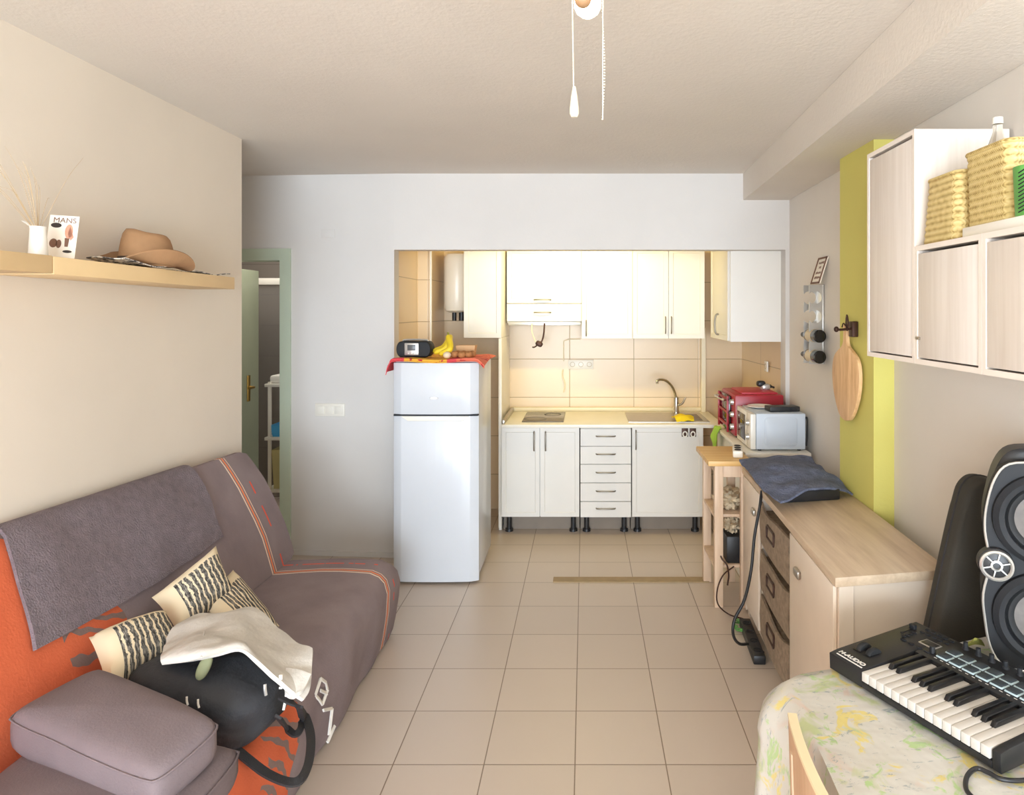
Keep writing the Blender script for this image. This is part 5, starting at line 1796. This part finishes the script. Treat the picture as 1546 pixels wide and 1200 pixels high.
# chair
t = thing('dining_chair', (0.65, 1.3, 0), 'plywood dining chair with curved back pushed up to the table', 'chair')
def cback(Y, z):
    k = (Y - 1.29) / 0.22
    return V((0.452 + 0.02 * k * k - (z - 0.45) * 0.03, Y, z))
G = []
for i in range(13):
    s = i / 12
    G.append([cback(1.07 + 0.44 * k / 24, 0.52 + 0.33 * s) for k in range(25)])
obj('backrest', grid_solid(nb(), G, 0.018), 'tan_ply', t)
b = nb()
tube(b, [cback(1.068 + 0.444 * k / 24, 0.8515) for k in range(25)], 0, 4, 0, flat=(0.0098, 0.004, (0, 0, 1)))
obj('top_edge', b, 'ply_edge', t)
sx = 0.455
obj('seat', box(nb(), (0.47, 1.09, 0.44), (0.86, 1.49, 0.465), 0.01), 'tan_ply', t)
for y in (1.12, 1.46):
    obj('leg', tube(nb(), [(0.455, y, 0.0), (0.462, y, 0.44), (0.455, y, 0.80)], 0.014, 10, 3), 'birch', t)
    obj('leg', tube(nb(), [(0.84, y, 0.0), (0.82, y, 0.445)], 0.014, 10, 0), 'birch', t)

# ------------------------------------------------------------------ keyboard controller
KA, KB = V((0.435, -0.90, 0)), V((0.90, 0.435, 0))
KO = V((0.68, 1.895, TZ))
K = basis(KO, KA, KB, (0, 0, 1))
KL, KD = 0.485, 0.35
kb = thing('keyboard_controller', KO + KA * 0.24 + KB * 0.17, 'black keyboard controller with 25 keys on the floral tablecloth', 'keyboard')
b = nb()
def kprism(x0, x1, prof, bev=0.002):
    return prism(nb(), [V((x0, y, z)) for y, z in prof], (x1 - x0, 0, 0), bev)
merge(b, kprism(0, 0.112, [(0.002, 0.006), (0.0, 0.05), (0.03, 0.054), (KD, 0.066), (KD, 0.006)]))
merge(b, kprism(KL - 0.02, KL, [(0.002, 0.006), (0.0, 0.05), (0.03, 0.054), (KD, 0.066), (KD, 0.006)]))
merge(b, kprism(0.112, KL - 0.02, [(0.203, 0.006), (0.203, 0.060), (KD, 0.066), (KD, 0.006)]))
merge(b, kprism(0.112, KL - 0.02, [(0.002, 0.006), (0.0, 0.024), (0.203, 0.024), (0.203, 0.006)]))
b.transform(K)
obj('body', b, 'black', kb)
for (x, y) in ((0.03, 0.03), (KL - 0.03, 0.03), (0.03, KD - 0.03), (KL - 0.03, KD - 0.03)):
    obj('foot', cyl(nb(), K @ V((x, y, 0)), K @ V((x, y, 0.007)), 0.012), 'rubber', kb)
k0, k1 = 0.114, KL - 0.022
kw = (k1 - k0) / 15
for i in range(15):
    obj('white_key', box(nb(), (k0 + i * kw + 0.0011, -0.002, 0.027), (k0 + (i + 1) * kw - 0.0011, 0.2, 0.051), 0.0012, K), 'white_key', kb)
for i in (0, 1, 3, 4, 5, 7, 8, 10, 11, 12):
    xc = k0 + (i + 1) * kw
    b = prism(nb(), [V((xc - 0.0065, 0.075, 0.05)), V((xc - 0.0065, 0.085, 0.063)), V((xc - 0.0065, 0.2, 0.063)), V((xc - 0.0065, 0.2, 0.05))], (0.013, 0, 0), 0.0015)
    b.transform(K)
    obj('black_key', b, 'black_gloss', kb)
top = lambda y: 0.054 + (y - 0.03) * 0.0375
for i in range(8):
    for j in range(2):
        x, y = 0.158 + i * 0.0375, 0.228 + j * 0.037
        z = top(y) + 0.002
        b = box(nb(), (x, y, z - 0.004), (x + 0.033, y + 0.033, z + 0.001), 0.002, K)
        rim = obj('pad_rim', b, 'pad_rim', kb)
        obj('pad', box(nb(), (x + 0.0028, y + 0.0028, z), (x + 0.0302, y + 0.0302, z + 0.005), 0.002, K), 'pad', rim)
for i in range(8):
    x, y = 0.165 + i * 0.037, 0.328
    c = K @ V((x + 0.01, y, top(y)))
    b = lathe(nb(), [(0, 0), (0.009, 0), (0.0085, 0.004), (0.0065, 0.006), (0.006, 0.02), (0, 0.02)], 18, Matrix.Translation(c))
    box(b, c + V((-0.001, -0.001, 0.014)), c + V((0.006, 0.001, 0.021)), 0.0)
    obj('knob', b, 'dark_grey', kb)
for (x, y, w) in ((0.035, 0.095, 0.02), (0.068, 0.095, 0.02)):
    b = nb()
    obj('wheel_slot', box(nb(), (x - 0.011, y - 0.03, top(y) - 0.003), (x + 0.011, y + 0.03, top(y) + 0.0006), 0.0, K), 'black_gloss', kb)
    m = K @ Matrix.Translation(V((x - 0.008, y, top(y) - 0.012))) @ Matrix.Rotation(math.pi / 2, 4, 'Y')
    obj('wheel', lathe(nb(), [(0, 0), (0.026, 0), (0.028, 0.003), (0.028, 0.013), (0.026, 0.016), (0, 0.016)], 30, m), 'rubber', kb)
# fader, display, buttons
def kbox(nm, x0, x1, y0, y1, h, mat, par=kb, bev=0.001):
    return obj(nm, box(nb(), (x0, y0, top((y0 + y1) / 2) - 0.004), (x1, y1, top((y0 + y1) / 2) + h), bev, K), mat, par)
kbox('fader_slot', 0.022, 0.028, 0.255, 0.335, 0.0006, 'black_gloss')
kbox('fader_cap', 0.016, 0.034, 0.30, 0.312, 0.012, 'dark_grey')
fm = kbox('display_frame', 0.085, 0.135, 0.252, 0.288, 0.001, 'silver')
kbox('display', 0.089, 0.131, 0.256, 0.284, 0.0018, 'black_gloss', fm)
for i in range(5):
    for j, y in enumerate((0.305, 0.328)):
        kbox('button', 0.048 + i * 0.019, 0.060 + i * 0.019, y, y + 0.009, 0.003, 'dark_grey')
for i in range(4):
    kbox('button', 0.05 + i * 0.025, 0.066 + i * 0.025, 0.222, 0.23, 0.003, 'dark_grey')
for i in range(4):
    kbox('button', 0.04, 0.052, 0.24 + i * 0.014, 0.247 + i * 0.014, 0.003, 'dark_grey')
c = K @ V((0.108, 0.235, top(0.235)))
obj('encoder_knob', lathe(nb(), [(0, 0), (0.008, 0), (0.007, 0.018), (0, 0.018)], 18, Matrix.Translation(K @ V((0.142, 0.236, top(0.236))))), 'black', kb)
tm = K @ Matrix.Translation(V((0.058, 0.025, top(0.025) + 0.001)))
o = obj('lettering', text(nb(), 'M-AUDIO', 0.020, tm, 0.0004, 0.0006), 'tag', kb)
b = nb()
random.seed(5)
x = 0.018
while x < 0.098:
    l = random.uniform(0.003, 0.008)
    box(b, (x, 0.0085, top(0.01) - 0.0005), (x + l, 0.0125, top(0.01) + 0.0008), 0, K)
    x += l + 0.0014
obj('small_print', b, 'tag', kb)
b = nb()
for i in range(16):
    box(b, (0.16 + i * 0.018, 0.2185, top(0.21)), (0.168 + i * 0.018, 0.2205, top(0.21) + 0.0006), 0, K)
obj('panel_print', b, 'tag', kb)
# cable of the keyboard lying on the cloth
pts = [Pz(1475, 1210, TZ + 0.006), Pz(1459, 1192, TZ + 0.006), Pz(1460, 1172, TZ + 0.006), Pz(1474, 1160, TZ + 0.006), Pz(1492, 1166, TZ + 0.006), Pz(1512, 1176, TZ + 0.006), Pz(1546, 1178, TZ + 0.006), Pz(1600, 1170, TZ + 0.006)]
tag(obj('usb_cable', tube(nb(), pts, 0.005, 10), 'black'), 'black cable curling on the tablecloth in front of the keyboard', 'cable')
# leaf-coloured scrap behind the pads
b = sheet(nb(), [[Pz(1460, 992, TZ + 0.004), Pz(1480, 985, TZ + 0.02), Pz(1496, 988, TZ + 0.004)], [Pz(1466, 985, TZ + 0.01), Pz(1482, 979, TZ + 0.05), Pz(1494, 984, TZ + 0.008)], [Pz(1475, 980, TZ + 0.01), Pz(1484, 976, TZ + 0.06), Pz(1490, 979, TZ + 0.01)]], 5, 0.002, 0.004, 20)
b.transform(Matrix.Translation(V((0.012, 0.05, 0))))
tag(obj('napkin', b, 'gold_leaf'), 'crumpled olive napkin behind the keyboard knobs', 'napkin')

# ------------------------------------------------------------------ loudspeaker
sp0 = V((1.25, 1.87, TZ))
fn = V((-0.40, -0.917, 0)).normalized()
sxv = V((-fn.y, fn.x, 0))
sxv = V((0.917, -0.40, 0)).normalized()
S = basis(sp0, sxv, -fn, (0, 0, 1))     # local x right along the front, y into the box, z up
t = thing('loudspeaker', sp0, 'big dark loudspeaker with two woofers standing on the table', 'loudspeaker')
HW, HT = 0.155, 0.585
def spo(k, y, flat=0.0):
    """rounded outline bulging at both woofers"""
    pts = []
    ctrl = [(0.0, 0.0), (0.085, 0.004), (0.12, 0.05), (0.134, 0.13), (0.138, 0.20), (0.122, 0.29), (0.134, 0.38), (0.13, 0.45), (0.11, 0.53), (0.075, 0.575), (0.0, 0.585)]
    r = crom([V((a, 0, z)) for a, z in ctrl], 4)
    right = [V((p.x - k, y, 0.2925 + (p.z - 0.2925) * (1 - k / 0.2925))) for p in r]
    left = [V((-(p.x - k), y, 0.2925 + (p.z - 0.2925) * (1 - k / 0.2925))) for p in r[-2:0:-1]]
    right[0].x = 0; right[-1].x = 0
    return right + left
b = loft(nb(), [spo(0.03, 0.16), spo(0.012, 0.155), spo(0.008, 0.03), spo(0.012, 0.012)])
b.transform(S)
obj('cabinet', b, 'black', t)
b = loft(nb(), [spo(0.0, 0.03), spo(0.0, 0.008), spo(0.006, 0.0)])
b.transform(S)
obj('front_bezel', b, 'dark_grey', t)
pts = spo(0.003, 0.002)
b = tube(nb(), pts + [pts[0]], 0.0035, 8, 0)
b.transform(S)
obj('edge_strip', b, 'silver', t)
for z in (0.20 - 0.045, 0.425):
    m = S @ Matrix.Translation(V((0.012, 0.0, z))) @ Matrix.Rotation(math.pi / 2, 4, 'X')
    w = obj('woofer_ring', lathe(nb(), [(0.128, -0.004), (0.126, 0.012), (0.112, 0.022), (0.098, 0.018), (0.094, 0.004), (0.094, -0.004)], 48, m), 'dark_grey', t)
    obj('surround', lathe(nb(), [(0.095, 0.002), (0.088, 0.010), (0.078, 0.008), (0.072, 0.001)], 48, m), 'rubber', w)
    obj('cone', lathe(nb(), [(0.073, 0.002), (0.05, 0.004), (0.03, 0.0065), (0, 0.008)], 48, m), 'mid_grey', w)
    obj('dust_cap', lathe(nb(), [(0.026, 0.006), (0.02, 0.014), (0.01, 0.018), (0, 0.019)], 32, m), 'black_gloss', w)
    b = box(nb(), (0.004, -0.024, z - 0.05), (0.026, -0.016, z + 0.05), 0.002, S)
    obj('guard_bar', b, 'black', w)
for sx_ in (-0.106, 0.13):
    m = S @ Matrix.Translation(V((sx_, -0.018, 0.292))) @ Matrix.Rotation(math.pi / 2, 4, 'X')
    hb = obj('tweeter_housing', lathe(nb(), [(0.046, -0.03), (0.045, 0.0), (0.04, 0.004), (0, 0.004)], 36, m), 'black', t)
    b = lathe(nb(), [(0.042, 0.002), (0.042, 0.010), (0.037, 0.013), (0.033, 0.009), (0.033, 0.003)], 40, m)
    for k in range(6):
        a = k * math.pi / 3 + 0.3
        box(b, (0.012, -0.0018, 0.004), (0.035, 0.0018, 0.009), 0.0005, m @ Matrix.Rotation(a, 4, 'Z'))
    lathe(b, [(0.015, 0.004), (0.015, 0.010), (0.010, 0.011), (0.009, 0.005)], 28, m)
    obj('tweeter_grille', b, 'silver', hb)
b = loft(nb(), [spo(0.03, 0.158), spo(0.012, 0.15), spo(0.012, 0.07), spo(0.02, 0.062)])
b.transform(S @ Matrix.Translation(V((0.012, 0, 0.0))) @ Matrix.Diagonal((1.06, 1, 1.065, 1)))
obj('rear_housing', b, 'black', t)

# leaning padded case between table and wall
t = thing('instrument_case', (1.1, 2.3, 0), 'tall black padded case leaning beside the loudspeaker', 'case')
ctrl = [(0.985, 0.0), (1.04, 0.25), (1.098, 0.5), (1.155, 0.75), (1.212, 1.0), (1.24, 1.11), (1.258, 1.165), (1.29, 1.195), (1.33, 1.195), (1.362, 1.175), (1.37, 1.12), (1.366, 0.8), (1.35, 0.4), (1.33, 0.0)]
r = crom([V((a, 0, z)) for a, z in ctrl], 4)
cm_ = V((1.24, 0, 0.6))
rings = []
for k, y in ((0.10, 2.20), (0.03, 2.206), (0.0, 2.22), (0.0, 2.275), (0.03, 2.288), (0.10, 2.294)):
    rr_ = []
    for p in r:
        q = cm_ + (p - cm_) * 1.0
        q.x += (-1 if p.x > 1.31 else 1) * k * 0.12
        q.z -= k * 0.12 if p.z > 1.1 else 0
        rr_.append(V((q.x, y + 0.02 * p.z, q.z)))
    rings.append(rr_)
obj('shell', loft(nb(), rings), 'case', t, 50)
pts = [V((p.x, 2.25 + 0.02 * p.z, p.z)) for p in r]
obj('zip', tube(nb(), pts, 0.004, 8, 0), 'strap', t)

# ------------------------------------------------------------------ ceiling fan
fx_, fy_ = 0.02, 1.02
t = thing('ceiling_fan', (fx_, fy_, ZC), 'ceiling fan lamp with two white bead pull chains', 'ceiling fan')
b = lathe(nb(), [(0, ZC - 0.001), (0.07, ZC - 0.001), (0.06, ZC - 0.05), (0.02, ZC - 0.07), (0.015, ZC - 0.13), (0.10, ZC - 0.15), (0.115, ZC - 0.19), (0.10, ZC - 0.25), (0.05, ZC - 0.28), (0.045, ZC - 0.36), (0, ZC - 0.36)], 36, Matrix.Translation(V((fx_, fy_, 0))))
obj('motor_housing', b, 'fanbrown', t)
for k in range(4):
    a = math.radians(45 + 90 * k)
    m = Matrix.Translation(V((fx_, fy_, ZC - 0.2))) @ Matrix.Rotation(a, 4, 'Z') @ Matrix.Rotation(0.12, 4, 'X')
    b = nb()
    pl = [V((0.10, -0.025, 0)), V((0.16, -0.05, 0)), V((0.40, -0.06, 0)), V((0.44, -0.03, 0)), V((0.44, 0.03, 0)), V((0.40, 0.06, 0)), V((0.16, 0.05, 0)), V((0.10, 0.025, 0))]
    prism(b, [m @ p for p in pl], (0, 0, 0.006), 0.001)
    obj('blade', b, 'fanbrown', t)
def bulb(c, mat):
    return obj('lamp_globe', lathe(nb(), [(0, -0.021), (0.009, -0.0195), (0.016, -0.014), (0.020, -0.006), (0.0205, 0.0), (0.019, 0.008), (0.013, 0.022), (0.011, 0.05), (0, 0.05)], 32, Matrix.Translation(V(c))), mat, t)
bulb((0.004, 1.02, 2.209), 'globe')
for q in ((-0.13, 0.90, 2.30), (0.15, 0.92, 2.30)):  # unseen bulbs, arms and cups added above view to light the room
    bulb(q, 'globe_added')
    obj('added_lamp_arm', tube(nb(), [V(q) + V((0, 0, 0.045)), V(q) + V((0, 0.02, 0.09)), V((fx_, fy_, 2.40))], 0.008, 10, 5), 'brass', t)
    obj('added_lamp_cup', lathe(nb(), [(0.024, 0.015), (0.02, 0.04), (0.012, 0.055), (0, 0.055), (0.010, 0.04), (0.022, 0.015)], 24, Matrix.Translation(V(q) + V((0, 0, 0.01)))), 'fanbrown', t)
obj('lamp_stem', cyl(nb(), (0.004, 1.02, 2.25), (0.008, 1.02, 2.36), 0.012, 0.016), 'fanbrown', t)
b = blob(nb(), P(880, -1, 0.975), (0.012, 0.012, 0.012), 2)
cyl(b, P(880, -1, 0.975), (0.0, 0.99, 2.36), 0.005)
obj('switch_cap', b, 'fanbrown', t)
def chain(u0, v0, u1, v1, D, wav=0.0):
    b = nb()
    a_, c_ = P(u0, v0, D), P(u1, v1, D)
    a_ = a_ + (a_ - c_) * ((2.37 - a_.z) / (a_.z - c_.z))
    n_ = int((a_ - c_).length / 0.0042)
    for i in range(n_ + 1):
        s = i / n_
        q = a_.lerp(c_, s)
        q.x += wav * math.sin(s * 3.1 * math.pi) * 0.002
        tt_ = bmesh.new()
        bmesh.ops.create_icosphere(tt_, subdivisions=1, radius=0.0013, matrix=Matrix.Translation(q))
        merge(b, tt_)
    tube(b, [a_, (a_ + c_) / 2 + V((wav * -0.001, 0, 0)), c_], 0.0007, 6, 4)
    return b
ch = obj('pull_chain', chain(864, 0, 866, 131, 0.99), 'bead', t)
q0, q1 = P(866.5, 131, 0.99), P(867, 178, 0.99)
L_ = (q0 - q1).length
obj('pull_knob', lathe(nb(), [(0, 0), (0.0045, 0.001), (0.0068, 0.006), (0.0066, 0.014), (0.0045, 0.032), (0.0022, L_), (0, L_)], 24, Matrix.Translation(q1)), 'bead', ch)
obj('pull_chain', chain(911.5, 0, 910, 180, 0.99, 1.0), 'bead', t)

# kitchen strip lamp fixed to the back of the lintel (out of sight above the opening)
t = thing('strip_lamp', (0.1, 5.0, 2.3), 'warm strip lamp behind the kitchen lintel', 'lamp')
obj('housing', box(nb(), (-0.4, 4.942, 2.36), (0.6, 4.99, 2.42), 0.004), 'plastic_white', t)
obj('tube', cyl(nb(), (-0.38, 4.99, 2.345), (0.58, 4.99, 2.345), 0.013, seg=16), 'bead', t)

# ------------------------------------------------------------------ light
def area(name, loc, rot, sx_, sy_, power, c):
    l = bpy.data.lights.new(name, 'AREA')
    l.shape = 'RECTANGLE'
    l.size, l.size_y = sx_, sy_
    l.energy = power
    l.color = c
    o = bpy.data.objects.new(name, l)
    o.location = loc
    o.rotation_euler = rot
    COL.objects.link(o)
    return o
R = math.radians
area('daylight_balcony_door', (-0.15, -3.98, 1.2), (R(-90), 0, R(180)), 3.3, 2.25, 365, (0.76, 0.88, 1.0))
bpy.data.objects['daylight_balcony_door'].rotation_euler = (R(90), 0, 0)
area('kitchen_tube', (-0.05, 5.03, 2.335), (R(60), 0, 0), 0.9, 0.06, 11, (1.0, 0.82, 0.33))
area('shower_room_fill', (-2.75, 5.6, 2.68), (0, 0, 0), 0.5, 0.5, 9, (1.0, 0.95, 0.88))  # added fill to brighten the shower room, no fitting behind it
w = bpy.data.worlds.new('sky')
SC.world = w
w.use_nodes = True
w.node_tree.nodes['Background'].inputs[0].default_value = (0.85, 0.92, 1.0, 1)
w.node_tree.nodes['Background'].inputs[1].default_value = 1.0

# ------------------------------------------------------------------ camera
cd = bpy.data.cameras.new('camera')
cd.sensor_fit = 'HORIZONTAL'
cd.sensor_width = 36.0
cd.lens = FPX / 1546.0 * 36.0
cd.shift_x = (773.0 - CX) / 1546.0
cd.shift_y = (CY - 600.0) / 1546.0
cd.clip_start = 0.05
co = bpy.data.objects.new('camera', cd)
co.location = (0, 0, EYE)
co.rotation_euler = (R(90), 0, 0)
COL.objects.link(co)
SC.camera = co
SC.view_settings.view_transform = 'Standard'
SC.view_settings.look = 'None'
SC.view_settings.gamma = 1.0
SC.view_settings.use_curve_mapping = False
SC.view_settings.exposure = 0.52
SC.cycles.max_bounces = 10
SC.cycles.diffuse_bounces = 6
SC.cycles.use_denoising = True
